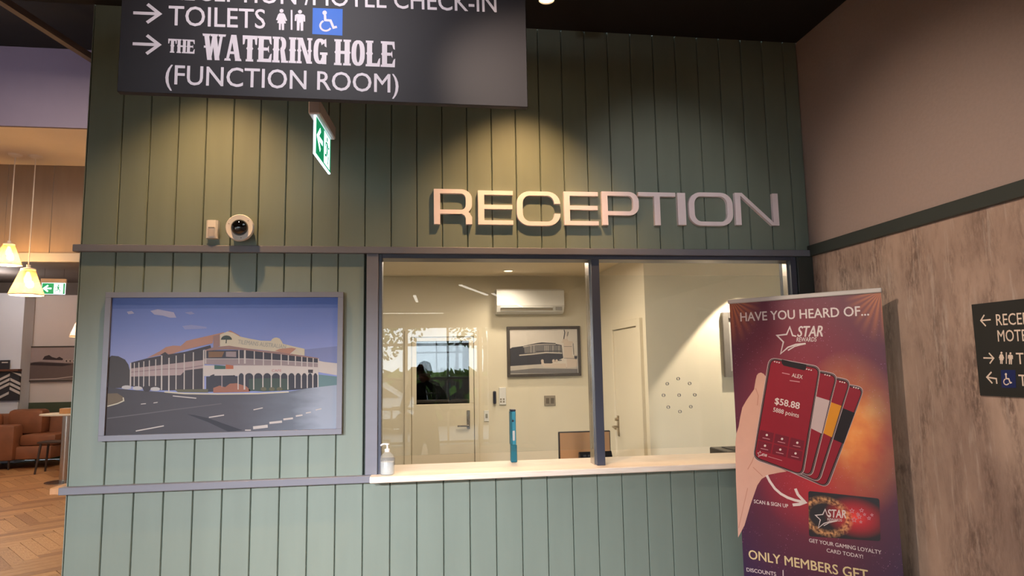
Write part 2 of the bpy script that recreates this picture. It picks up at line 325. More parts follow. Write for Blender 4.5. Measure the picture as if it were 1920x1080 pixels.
PRINTS['banner']=[
('t','lettering','print_white',3,'HAVE YOU HEARD OF...',(0.0512,1.9363),(0.7367,1.9292),0.0532,1.1,0,'s'),
('s','star_logo#s3609','print_white',3,0.0078,[(0.3623,1.8359),(0.3431,1.8411),(0.3308,1.8886),(0.3107,1.8485),(0.2572,1.8447),(0.2905,1.8067),(0.2709,1.7416),(0.3135,1.7761),(0.358,1.791),(0.4102,1.7944)],0),
('s','star_logo#s3609','print_white',3,0.0063,[(0.3125,1.7591),(0.3501,1.7802),(0.3829,1.788),(0.4102,1.7929)],0),
('t','lettering','print_white',3,'STAR',(0.3679,1.8334),(0.5132,1.8296),0.0606,1.5,0.2,'s'),
('t','lettering','print_white',3,'REWARDS',(0.3618,1.8056),(0.4703,1.8032),0.0252,0.8,0.15,'s'),
('p','phone_picture#0','print_silver',3,[(0.3331,1.5881),(0.3375,1.6035),(0.3446,1.6147),(0.3545,1.6217),(0.367,1.6245),(0.3822,1.6231),(0.6547,1.5662),(0.6674,1.5619),(0.6759,1.5551),(0.68,1.5458),(0.68,1.5341),(0.6758,1.5198),(0.4896,1.0649),(0.4823,1.0509),(0.4733,1.0411),(0.4628,1.0356),(0.4507,1.0344),(0.437,1.0375),(0.2885,1.0909),(0.2749,1.0977),(0.265,1.1068),(0.2587,1.1183),(0.2561,1.1322),(0.2573,1.1485)]),
('p','phone_picture#0','print_black',4,[(0.3368,1.5875),(0.3409,1.6019),(0.3476,1.6123),(0.3567,1.6188),(0.3684,1.6214),(0.3825,1.6201),(0.6539,1.5625),(0.6658,1.5584),(0.6736,1.5521),(0.6775,1.5434),(0.6774,1.5324),(0.6734,1.5191),(0.4857,1.0652),(0.4787,1.0521),(0.4704,1.0431),(0.4606,1.038),(0.4493,1.037),(0.4366,1.04),(0.2894,1.0952),(0.2768,1.1016),(0.2676,1.1103),(0.2618,1.1211),(0.2595,1.1341),(0.2606,1.1493)]),
('p','phone_picture#0','print_silver2',4.3,[(0.3398,1.5867),(0.3437,1.6003),(0.3501,1.6102),(0.3588,1.6163),(0.3698,1.6187),(0.3832,1.6174),(0.6529,1.5595),(0.6642,1.5556),(0.6716,1.5495),(0.6753,1.5412),(0.6752,1.5308),(0.6713,1.5182),(0.4825,1.0658),(0.4759,1.0534),(0.4679,1.0448),(0.4586,1.0401),(0.4479,1.0393),(0.4359,1.0423),(0.2905,1.0986),(0.2786,1.1049),(0.2699,1.1132),(0.2645,1.1236),(0.2623,1.136),(0.2634,1.1504)]),
('p','phone_picture#0','print_black',4.6,[(0.3421,1.5852),(0.3459,1.5985),(0.3521,1.6081),(0.3606,1.6141),(0.3714,1.6165),(0.3845,1.6152),(0.6515,1.5572),(0.6625,1.5533),(0.6697,1.5474),(0.6733,1.5393),(0.6732,1.5291),(0.6694,1.5168),(0.4803,1.067),(0.4738,1.0549),(0.466,1.0466),(0.4569,1.042),(0.4464,1.0412),(0.4347,1.0443),(0.2921,1.1011),(0.2805,1.1074),(0.2721,1.1156),(0.2668,1.1258),(0.2647,1.1379),(0.2657,1.1521)]),
('p','phone_picture#0','print_red',5,[(0.3479,1.5858),(0.3511,1.597),(0.3564,1.6051),(0.3636,1.6102),(0.3727,1.6121),(0.3838,1.611),(0.6515,1.5513),(0.6608,1.548),(0.6669,1.5429),(0.6699,1.536),(0.6697,1.5274),(0.6664,1.517),(0.4737,1.0661),(0.4681,1.0559),(0.4615,1.0489),(0.4538,1.0452),(0.445,1.0447),(0.4352,1.0475),(0.2922,1.1082),(0.2826,1.1137),(0.2755,1.1208),(0.2711,1.1295),(0.2694,1.1399),(0.2703,1.1519)]),
('p','phone_picture#0','print_black',5.4,[(0.5759,1.4489),(0.634,1.4258),(0.5685,1.2635),(0.5016,1.29)]),
('p','phone_picture#1','print_silver',6,[(0.3061,1.6175),(0.3105,1.633),(0.3177,1.6442),(0.3276,1.6513),(0.3403,1.6542),(0.3556,1.6529),(0.5925,1.6046),(0.6056,1.6002),(0.6145,1.5933),(0.6192,1.5838),(0.6197,1.5717),(0.6161,1.557),(0.449,1.0894),(0.4423,1.0752),(0.4338,1.0654),(0.4237,1.0599),(0.4118,1.059),(0.3981,1.0624),(0.2609,1.1163),(0.2473,1.1235),(0.2374,1.133),(0.2312,1.1448),(0.2286,1.159),(0.2298,1.1754)]),
('p','phone_picture#1','print_black',7,[(0.3098,1.6169),(0.3139,1.6313),(0.3206,1.6418),(0.3299,1.6484),(0.3417,1.651),(0.356,1.6497),(0.5917,1.6009),(0.6039,1.5967),(0.6122,1.5902),(0.6166,1.5813),(0.617,1.57),(0.6136,1.5564),(0.4451,1.0897),(0.4388,1.0764),(0.4309,1.0673),(0.4214,1.0624),(0.4103,1.0616),(0.3976,1.065),(0.2618,1.1206),(0.2492,1.1275),(0.2401,1.1365),(0.2343,1.1476),(0.232,1.1609),(0.2331,1.1762)]),
('p','phone_picture#1','print_silver2',7.3,[(0.3128,1.616),(0.3167,1.6297),(0.3231,1.6396),(0.3319,1.6458),(0.3431,1.6483),(0.3567,1.6471),(0.5907,1.5978),(0.6023,1.5939),(0.6101,1.5876),(0.6143,1.5792),(0.6147,1.5684),(0.6114,1.5555),(0.442,1.0903),(0.4359,1.0777),(0.4284,1.0691),(0.4194,1.0645),(0.4089,1.0639),(0.3969,1.0673),(0.2629,1.1241),(0.2511,1.1308),(0.2424,1.1395),(0.237,1.1501),(0.2348,1.1627),(0.2359,1.1773)]),
('p','phone_picture#1','print_black',7.6,[(0.3151,1.6145),(0.3189,1.6279),(0.3252,1.6376),(0.3338,1.6436),(0.3447,1.646),(0.358,1.6448),(0.5892,1.5955),(0.6005,1.5916),(0.6082,1.5855),(0.6122,1.5772),(0.6126,1.5667),(0.6094,1.554),(0.4397,1.0915),(0.4338,1.0792),(0.4264,1.0708),(0.4177,1.0664),(0.4074,1.0659),(0.3958,1.0693),(0.2644,1.1266),(0.2529,1.1333),(0.2445,1.1418),(0.2393,1.1523),(0.2372,1.1647),(0.2383,1.1789)]),
('p','phone_picture#1','print_red',8,[(0.3209,1.6151),(0.3242,1.6264),(0.3295,1.6345),(0.3368,1.6396),(0.346,1.6416),(0.3572,1.6404),(0.5892,1.5896),(0.5988,1.5862),(0.6053,1.581),(0.6087,1.574),(0.6089,1.5651),(0.6061,1.5544),(0.4333,1.0906),(0.4282,1.0802),(0.422,1.0732),(0.4146,1.0696),(0.406,1.0693),(0.3962,1.0724),(0.2646,1.1338),(0.255,1.1397),(0.248,1.1471),(0.2437,1.1561),(0.242,1.1666),(0.2429,1.1787)]),
('p','phone_picture#1','print_gold',8.4,[(0.5143,1.4809),(0.5714,1.4599),(0.5125,1.2934),(0.455,1.3211)]),
('p','phone_picture#2','print_silver',9,[(0.2651,1.6472),(0.2691,1.6628),(0.2761,1.6742),(0.2859,1.6812),(0.2986,1.6839),(0.3141,1.6824),(0.5282,1.6361),(0.5417,1.6315),(0.5511,1.6242),(0.5563,1.6143),(0.5574,1.6019),(0.5545,1.5868),(0.4104,1.1145),(0.4044,1.1001),(0.3964,1.0902),(0.3867,1.0848),(0.375,1.0841),(0.3613,1.0879),(0.233,1.1421),(0.2194,1.1497),(0.2093,1.1596),(0.2029,1.1717),(0.2,1.186),(0.2007,1.2026)]),
('p','phone_picture#2','print_black',10,[(0.2688,1.6466),(0.2726,1.6611),(0.2791,1.6717),(0.2882,1.6782),(0.3001,1.6807),(0.3145,1.6792),(0.5274,1.6324),(0.54,1.6279),(0.5487,1.6211),(0.5536,1.6119),(0.5546,1.6003),(0.5518,1.5862),(0.4066,1.1148),(0.4009,1.1013),(0.3935,1.0922),(0.3844,1.0873),(0.3735,1.0867),(0.3609,1.0905),(0.2339,1.1465),(0.2213,1.1538),(0.212,1.1631),(0.2061,1.1745),(0.2034,1.188),(0.2041,1.2034)]),
('p','phone_picture#2','print_silver2',10.3,[(0.2718,1.6457),(0.2754,1.6595),(0.2816,1.6695),(0.2903,1.6756),(0.3015,1.678),(0.3152,1.6765),(0.5264,1.6293),(0.5383,1.625),(0.5466,1.6185),(0.5512,1.6097),(0.5521,1.5987),(0.5494,1.5853),(0.4035,1.1154),(0.398,1.1026),(0.391,1.094),(0.3824,1.0894),(0.3721,1.089),(0.3602,1.0928),(0.235,1.15),(0.2231,1.1571),(0.2144,1.1661),(0.2088,1.177),(0.2063,1.1898),(0.207,1.2045)]),
('p','phone_picture#2','print_black',10.6,[(0.2742,1.6442),(0.2777,1.6576),(0.2837,1.6674),(0.2922,1.6734),(0.3032,1.6757),(0.3165,1.6742),(0.5249,1.627),(0.5365,1.6228),(0.5446,1.6164),(0.5491,1.6078),(0.55,1.597),(0.5473,1.5839),(0.4012,1.1166),(0.3959,1.1042),(0.389,1.0957),(0.3806,1.0914),(0.3706,1.0911),(0.359,1.0948),(0.2366,1.1525),(0.225,1.1595),(0.2165,1.1684),(0.2111,1.1792),(0.2087,1.1917),(0.2095,1.2061)]),
('p','phone_picture#2','print_red',11,[(0.2799,1.6447),(0.2829,1.6561),(0.288,1.6643),(0.2952,1.6693),(0.3045,1.6712),(0.3158,1.6699),(0.5249,1.6209),(0.5348,1.6173),(0.5416,1.6119),(0.5453,1.6045),(0.5461,1.5954),(0.5438,1.5843),(0.3949,1.1157),(0.3904,1.1051),(0.3846,1.0981),(0.3775,1.0945),(0.3691,1.0945),(0.3594,1.0979),(0.2368,1.1598),(0.2272,1.166),(0.2201,1.1738),(0.2156,1.183),(0.2137,1.1937),(0.2143,1.2059)]),
('p','phone_picture#2','print_silver',11.4,[(0.4454,1.508),(0.5147,1.4866),(0.4625,1.3103),(0.3985,1.3411)]),
('p','phone_picture#3','print_silver',12,[(0.1949,1.6813),(0.2003,1.697),(0.2083,1.7084),(0.2191,1.7154),(0.2326,1.7182),(0.2486,1.7168),(0.4432,1.6765),(0.4574,1.6718),(0.4675,1.6644),(0.4737,1.6543),(0.4759,1.6414),(0.4741,1.6259),(0.3629,1.1197),(0.3579,1.1047),(0.3506,1.0939),(0.3409,1.0874),(0.3287,1.085),(0.314,1.0868),(0.1185,1.1357),(0.1035,1.1414),(0.0927,1.1498),(0.086,1.1609),(0.0837,1.1748),(0.0855,1.1914)]),
('p','phone_picture#3','print_black',13,[(0.1989,1.6806),(0.2039,1.6952),(0.2115,1.7058),(0.2215,1.7124),(0.2341,1.7149),(0.249,1.7135),(0.4424,1.6727),(0.4556,1.6683),(0.4651,1.6613),(0.4708,1.6518),(0.4728,1.6398),(0.4711,1.6253),(0.3592,1.1199),(0.3545,1.106),(0.3477,1.096),(0.3386,1.0899),(0.3272,1.0878),(0.3136,1.0896),(0.1194,1.14),(0.1055,1.1454),(0.0954,1.1533),(0.0893,1.1637),(0.0871,1.1767),(0.0889,1.1922)]),
('p','phone_picture#3','print_silver2',13.3,[(0.2022,1.6797),(0.2069,1.6935),(0.2141,1.7035),(0.2237,1.7098),(0.2356,1.7121),(0.2498,1.7107),(0.4414,1.6696),(0.4539,1.6653),(0.4629,1.6587),(0.4683,1.6497),(0.4702,1.6383),(0.4686,1.6244),(0.3561,1.1205),(0.3517,1.1073),(0.3452,1.0978),(0.3366,1.0921),(0.3258,1.0901),(0.3129,1.092),(0.1206,1.1435),(0.1074,1.1487),(0.0978,1.1563),(0.0921,1.1662),(0.09,1.1786),(0.0917,1.1933)]),
('p','phone_picture#3','print_black',13.6,[(0.2046,1.6781),(0.2093,1.6917),(0.2163,1.7014),(0.2256,1.7075),(0.2372,1.7098),(0.2511,1.7084),(0.4398,1.6673),(0.4521,1.6631),(0.4608,1.6565),(0.4661,1.6477),(0.468,1.6365),(0.4664,1.623),(0.3539,1.1218),(0.3496,1.1088),(0.3432,1.0996),(0.3347,1.094),(0.3242,1.0922),(0.3116,1.0941),(0.1222,1.146),(0.1094,1.1512),(0.1001,1.1587),(0.0945,1.1685),(0.0925,1.1806),(0.0942,1.195)]),
('p','phone_picture#3','print_red',14,[(0.2109,1.6786),(0.2149,1.69),(0.2209,1.6982),(0.2288,1.7033),(0.2386,1.7052),(0.2503,1.7039),(0.4399,1.6612),(0.4503,1.6576),(0.4576,1.652),(0.4621,1.6445),(0.4636,1.635),(0.4623,1.6235),(0.348,1.1208),(0.3443,1.1098),(0.3388,1.102),(0.3317,1.0974),(0.3228,1.096),(0.3122,1.0977),(0.1222,1.1529),(0.1114,1.1575),(0.1036,1.1639),(0.0989,1.1723),(0.0973,1.1826),(0.0988,1.1948)]),
('p','screen_icon#notch','print_black',16,[(0.2764,1.7101),(0.4076,1.6764),(0.4049,1.6568),(0.3951,1.6475),(0.2852,1.6751),(0.275,1.6878)]),
('t','lettering','print_white',16,'ALEX',(0.3251,1.6128),(0.3815,1.601),0.022,0.8,0,'s'),
('t','lettering','print_white',16,'$58.88',(0.2219,1.4628),(0.354,1.437),0.0372,1.6,0,'s'),
('t','lettering','print_white',16,'5888 points',(0.2103,1.4195),(0.3482,1.3906),0.0252,0.4,0,'s'),
('p','screen_icon#372_0','print_white',16,[(0.2408,1.6981),(0.2396,1.7007),(0.2365,1.7019),(0.2333,1.7008),(0.2318,1.6982),(0.2329,1.6955),(0.236,1.6944),(0.2393,1.6954)]),
('p','screen_icon#372_1','print_white',16,[(0.2532,1.6949),(0.2521,1.6975),(0.249,1.6987),(0.2458,1.6976),(0.2443,1.695),(0.2454,1.6924),(0.2485,1.6912),(0.2518,1.6923)]),
('p','screen_icon#372_2','print_white',16,[(0.2656,1.6917),(0.2645,1.6943),(0.2614,1.6955),(0.2582,1.6944),(0.2567,1.6918),(0.2579,1.6892),(0.261,1.688),(0.2642,1.6891)]),
('p','screen_icon#612_0','print_white',16,[(0.4118,1.6546),(0.4107,1.6571),(0.4078,1.6582),(0.4047,1.6572),(0.4033,1.6547),(0.4044,1.6521),(0.4073,1.651),(0.4104,1.652)]),
('p','screen_icon#612_1','print_white',16,[(0.4235,1.6516),(0.4224,1.6541),(0.4195,1.6552),(0.4165,1.6542),(0.4151,1.6516),(0.4162,1.6491),(0.4191,1.648),(0.4221,1.649)]),
('p','screen_icon#612_2','print_white',16,[(0.4352,1.6486),(0.4341,1.6511),(0.4312,1.6522),(0.4282,1.6512),(0.4268,1.6487),(0.4279,1.6461),(0.4307,1.645),(0.4338,1.646)]),
('p','screen_icon#750_0','print_white',16,[(0.505,1.6238),(0.504,1.6263),(0.5012,1.6274),(0.4982,1.6263),(0.4968,1.6238),(0.4979,1.6213),(0.5007,1.6202),(0.5036,1.6213)]),
('p','screen_icon#750_1','print_white',16,[(0.5163,1.6209),(0.5153,1.6234),(0.5125,1.6245),(0.5095,1.6234),(0.5082,1.6209),(0.5092,1.6184),(0.512,1.6174),(0.5149,1.6184)]),
('p','screen_icon#750_2','print_white',16,[(0.5276,1.618),(0.5266,1.6205),(0.5238,1.6216),(0.5208,1.6206),(0.5195,1.6181),(0.5205,1.6155),(0.5233,1.6145),(0.5262,1.6155)]),
('p','screen_icon#862_0','print_white',16,[(0.5774,1.587),(0.5764,1.5895),(0.5737,1.5905),(0.5708,1.5895),(0.5695,1.587),(0.5705,1.5845),(0.5732,1.5835),(0.5761,1.5845)]),
('p','screen_icon#862_1','print_white',16,[(0.5884,1.5843),(0.5874,1.5867),(0.5847,1.5877),(0.5819,1.5867),(0.5805,1.5842),(0.5815,1.5818),(0.5842,1.5807),(0.5871,1.5818)]),
('p','screen_icon#862_2','print_white',16,[(0.5994,1.5815),(0.5984,1.584),(0.5957,1.585),(0.5928,1.5839),(0.5915,1.5815),(0.5925,1.579),(0.5952,1.578),(0.5981,1.579)]),
('p','screen_icon#965_0','print_white',16,[(0.6425,1.5575),(0.6415,1.5599),(0.6388,1.5609),(0.636,1.5599),(0.6347,1.5574),(0.6357,1.555),(0.6384,1.554),(0.6412,1.555)]),
('p','screen_icon#965_1','print_white',16,[(0.6532,1.5548),(0.6522,1.5572),(0.6496,1.5582),(0.6468,1.5572),(0.6455,1.5547),(0.6465,1.5523),(0.6491,1.5513),(0.6519,1.5523)]),
('p','screen_icon#965_2','print_white',16,[(0.6639,1.5521),(0.6629,1.5546),(0.6603,1.5555),(0.6575,1.5545),(0.6562,1.5521),(0.6572,1.5496),(0.6598,1.5486),(0.6626,1.5497)]),
('s','screen_icon#L47','print_pink',16,0.0052,[(0.2739,1.6351),(0.315,1.626)],0),
('s','screen_icon#L48','print_pink',16,0.005,[(0.3129,1.5922),(0.3663,1.585)],0),
('p','screen_button#00','print_maroon',15.6,[(0.1319,1.3152),(0.2079,1.3001),(0.1964,1.2464),(0.1185,1.2607)]),
('p','screen_icon#b00','print_white',16,[(0.174,1.2877),(0.1729,1.2915),(0.1697,1.2937),(0.1656,1.2935),(0.1621,1.2909),(0.1606,1.287),(0.1616,1.2832),(0.1648,1.281),(0.169,1.2812),(0.1725,1.2838)]),
('s','screen_icon#c00','print_pink',16,0.0034,[(0.1419,1.2712),(0.1834,1.2645)],0),
('p','screen_button#01','print_maroon',15.6,[(0.2169,1.2981),(0.2907,1.2835),(0.2794,1.2306),(0.2037,1.2444)]),
('p','screen_icon#b01','print_white',16,[(0.2577,1.2711),(0.2567,1.2749),(0.2536,1.2771),(0.2495,1.2768),(0.2461,1.2743),(0.2446,1.2704),(0.2457,1.2667),(0.2488,1.2645),(0.2528,1.2647),(0.2562,1.2673)]),
('s','screen_icon#c01','print_pink',16,0.0033,[(0.2265,1.2548),(0.2668,1.2483)],0),
('p','screen_button#02','print_maroon',15.6,[(0.2994,1.2815),(0.371,1.2673),(0.3599,1.2152),(0.2864,1.2286)]),
('p','screen_icon#b02','print_white',16,[(0.3389,1.2551),(0.338,1.2588),(0.3349,1.2609),(0.331,1.2607),(0.3277,1.2581),(0.3263,1.2543),(0.3272,1.2506),(0.3303,1.2485),(0.3342,1.2487),(0.3375,1.2512)]),
('s','screen_icon#c02','print_pink',16,0.0032,[(0.3086,1.2388),(0.3477,1.2326)],0),
('p','screen_button#10','print_maroon',15.6,[(0.1181,1.2549),(0.1944,1.2406),(0.1828,1.1869),(0.1047,1.2004)]),
('p','screen_icon#b10','print_white',16,[(0.1603,1.2279),(0.1593,1.2316),(0.1561,1.2338),(0.1519,1.2336),(0.1484,1.231),(0.1469,1.227),(0.1479,1.2232),(0.1512,1.221),(0.1553,1.2213),(0.1588,1.2239)]),
('s','screen_icon#c10','print_pink',16,0.0034,[(0.1282,1.211),(0.1698,1.2047)],0),
('p','screen_button#11','print_maroon',15.6,[(0.2034,1.2387),(0.2774,1.2248),(0.266,1.1719),(0.1902,1.185)]),
('p','screen_icon#b11','print_white',16,[(0.2443,1.2122),(0.2433,1.2159),(0.2402,1.218),(0.2361,1.2178),(0.2327,1.2152),(0.2312,1.2113),(0.2322,1.2076),(0.2354,1.2054),(0.2394,1.2057),(0.2428,1.2083)]),
('s','screen_icon#c11','print_pink',16,0.0033,[(0.2131,1.1955),(0.2534,1.1894)],0),
('p','screen_button#12','print_maroon',15.6,[(0.2861,1.223),(0.358,1.2095),(0.3468,1.1573),(0.2732,1.17)]),
('p','screen_icon#b12','print_white',16,[(0.3258,1.197),(0.3248,1.2006),(0.3218,1.2027),(0.3179,1.2025),(0.3145,1.1999),(0.3131,1.1961),(0.314,1.1924),(0.3171,1.1903),(0.321,1.1906),(0.3243,1.1931)]),
('s','screen_icon#c12','print_pink',16,0.0032,[(0.2954,1.1804),(0.3346,1.1746)],0),
('s','star_logo#s2705','print_white',16,0.002,[(0.1301,1.1853),(0.1262,1.186),(0.1238,1.1962),(0.1198,1.1869),(0.1093,1.1848),(0.1158,1.1772),(0.1119,1.1624),(0.1203,1.1709),(0.1292,1.1752),(0.1397,1.1771)],0),
('s','star_logo#s2705','print_white',16,0.0016,[(0.1201,1.1671),(0.1276,1.1726),(0.1342,1.1751),(0.1397,1.1768)],0),
('t','lettering','print_white',16,'STAR',(0.1317,1.1701),(0.1625,1.1658),0.0149,1.5,0.2,'s'),
('s','screen_icon#L70','print_pink',16,0.0025,[(0.1685,1.1687),(0.2438,1.1525)],0),
('p','hand_picture','print_skin',2,[(0.1282,1.6208),(0.1382,1.6329),(0.1538,1.6373),(0.1687,1.6297),(0.18,1.6146),(0.2124,1.4536),(0.1359,1.1836),(0.1629,1.1326),(0.2636,1.0945),(0.2252,1.0854),(0.165,1.0684),(0.1213,1.0409),(0.0947,1.003),(0.0481,0.8889),(0.0071,0.7716),(-0.0347,0.6977),(-0.0313,0.8407),(-0.029,1.0207),(-0.0236,1.1723),(-0.0201,1.2333),(-0.0106,1.2887),(0.0043,1.326),(0.017,1.3814),(0.0329,1.4369),(0.0607,1.4803),(0.108,1.5418),(0.1206,1.5965)]),
('s','skin_crease#72','print_skin_dark',2.5,0.0038,[(0.0441,1.0873),(0.0715,1.1313),(0.0929,1.1805)],0),
('s','skin_crease#73','print_skin_dark',2.5,0.0037,[(0.076,1.1019),(0.1282,1.0563)],0),
('s','skin_crease#74','print_skin_dark',2.5,0.0037,[(0.1177,1.5479),(0.1306,1.5058),(0.1213,1.4513)],0),
('s','skin_crease#75','print_skin_dark',2.5,0.0032,[(-0.0285,0.7519),(0.0069,0.8751),(0.038,0.9825)],0),
('s','arrow_shaft','print_white',3,0.0143,[(0.1521,1.064),(0.1669,1.0329),(0.1934,0.9953),(0.2245,0.9705),(0.2597,0.9545),(0.2987,0.9447),(0.3491,0.9388)],0),
('s','arrow_head','print_white',3,0.0151,[(0.305,1.0068),(0.3165,0.9765),(0.3515,0.9398),(0.321,0.9253),(0.2852,0.918)],0),
('t','lettering','print_white',3,'SCAN & SIGN UP',(0.0701,0.9031),(0.2602,0.8992),0.0206,0.9,0,'s'),
('p','card_picture','print_card',3,[(0.3718,0.988),(0.3726,0.9931),(0.3744,0.997),(0.3773,0.9998),(0.3812,1.0015),(0.3862,1.002),(0.7066,1.0007),(0.7109,1.0001),(0.7142,0.9985),(0.7165,0.9959),(0.7178,0.9922),(0.7181,0.9875),(0.7096,0.8037),(0.7089,0.799),(0.7073,0.7952),(0.7047,0.7924),(0.7013,0.7906),(0.6968,0.7897),(0.3746,0.7643),(0.3697,0.7644),(0.3659,0.7658),(0.3633,0.7684),(0.3618,0.7722),(0.3615,0.7771)]),
('s','star_logo#s2475','print_white',4,0.0046,[(0.4754,0.8848),(0.4619,0.8859),(0.4533,0.9151),(0.4392,0.8869),(0.4018,0.8783),(0.4251,0.8576),(0.4114,0.8134),(0.4412,0.8406),(0.4724,0.8553),(0.5093,0.8635)],0),
('s','star_logo#s2475','print_white',4,0.0037,[(0.4405,0.8295),(0.4669,0.8474),(0.49,0.8562),(0.5093,0.8626)],0),
('t','lettering','print_white',4,'STAR',(0.4638,0.8767),(0.5631,0.8837),0.0423,1.4,0.2,'s'),
('t','lettering','print_white',4,'REWARDS',(0.4612,0.8589),(0.5345,0.8634),0.0138,0.6,0.15,'s'),
('s','card_star#855','print_pink',4,0.0029,[(0.5859,0.9357),(0.5884,0.9284),(0.5962,0.9287),(0.5899,0.9226),(0.5912,0.9148),(0.5847,0.9183),(0.5777,0.9131),(0.5801,0.9214),(0.5745,0.9261),(0.5824,0.9277)],1),
('s','card_star#920','print_pink',4,0.0028,[(0.6321,0.9421),(0.6342,0.9358),(0.641,0.936),(0.6355,0.9307),(0.6366,0.9239),(0.631,0.927),(0.625,0.9225),(0.6271,0.9297),(0.6222,0.9337),(0.629,0.9351)],1),
('s','card_star#870','print_pink',4,0.0029,[(0.5936,0.8936),(0.5964,0.8855),(0.6052,0.8859),(0.5981,0.879),(0.5995,0.8702),(0.5923,0.8741),(0.5844,0.8682),(0.5871,0.8775),(0.5808,0.8827),(0.5897,0.8846)],1),
('s','card_star#905','print_pink',4,0.0029,[(0.6193,0.9095),(0.6217,0.9027),(0.6289,0.903),(0.623,0.8973),(0.6242,0.8901),(0.6182,0.8933),(0.6117,0.8884),(0.6139,0.8961),(0.6087,0.9004),(0.616,0.902)],1),
('s','card_star#970','print_pink',4,0.0028,[(0.6642,0.9056),(0.666,0.9003),(0.6716,0.9005),(0.667,0.896),(0.6679,0.8903),(0.6633,0.8928),(0.6581,0.889),(0.6599,0.8951),(0.6558,0.8985),(0.6616,0.8997)],1),
('s','card_star#895','print_pink',4,0.0028,[(0.613,0.9183),(0.6145,0.9138),(0.6193,0.914),(0.6154,0.9101),(0.6162,0.9053),(0.6122,0.9074),(0.6079,0.9042),(0.6093,0.9094),(0.6059,0.9123),(0.6108,0.9133)],1),
('s','card_star#940','print_pink',4,0.0028,[(0.6444,0.9193),(0.6458,0.9152),(0.6501,0.9154),(0.6466,0.912),(0.6473,0.9077),(0.6437,0.9096),(0.6399,0.9067),(0.6412,0.9113),(0.6381,0.9139),(0.6424,0.9148)],1),
('s','card_star#990','print_pink',4,0.0028,[(0.679,0.9214),(0.6804,0.9174),(0.6846,0.9176),(0.6811,0.9142),(0.6818,0.9099),(0.6783,0.9118),(0.6745,0.909),(0.6758,0.9135),(0.6728,0.9161),(0.6771,0.917)],1),
('s','card_star#915','print_pink',4,0.0028,[(0.6243,0.8799),(0.6256,0.8758),(0.63,0.876),(0.6264,0.8726),(0.6271,0.8683),(0.6236,0.8702),(0.6197,0.8672),(0.621,0.8719),(0.6179,0.8744),(0.6223,0.8754)],1),
('t','lettering','print_white',3,'GET YOUR GAMING LOYALTY',(0.3597,0.7338),(0.7084,0.7266),0.0202,0.8,0,'s'),
('t','lettering','print_white',3,'CARD TODAY!',(0.4466,0.6958),(0.6215,0.692),0.0198,0.8,0,'s'),
('t','lettering','print_cream',3,'ONLY MEMBERS GET',(0.0228,0.5918),(0.6384,0.5893),0.0515,1.1,0,'s'),
('t','lettering','print_white',3,'DISCOUNTS',(0.0058,0.5194),(0.1718,0.524),0.0212,0.8,0,'s'),
('s','divider_bar','print_white',3,0.0049,[(0.2112,0.5624),(0.207,0.4682)],0)]
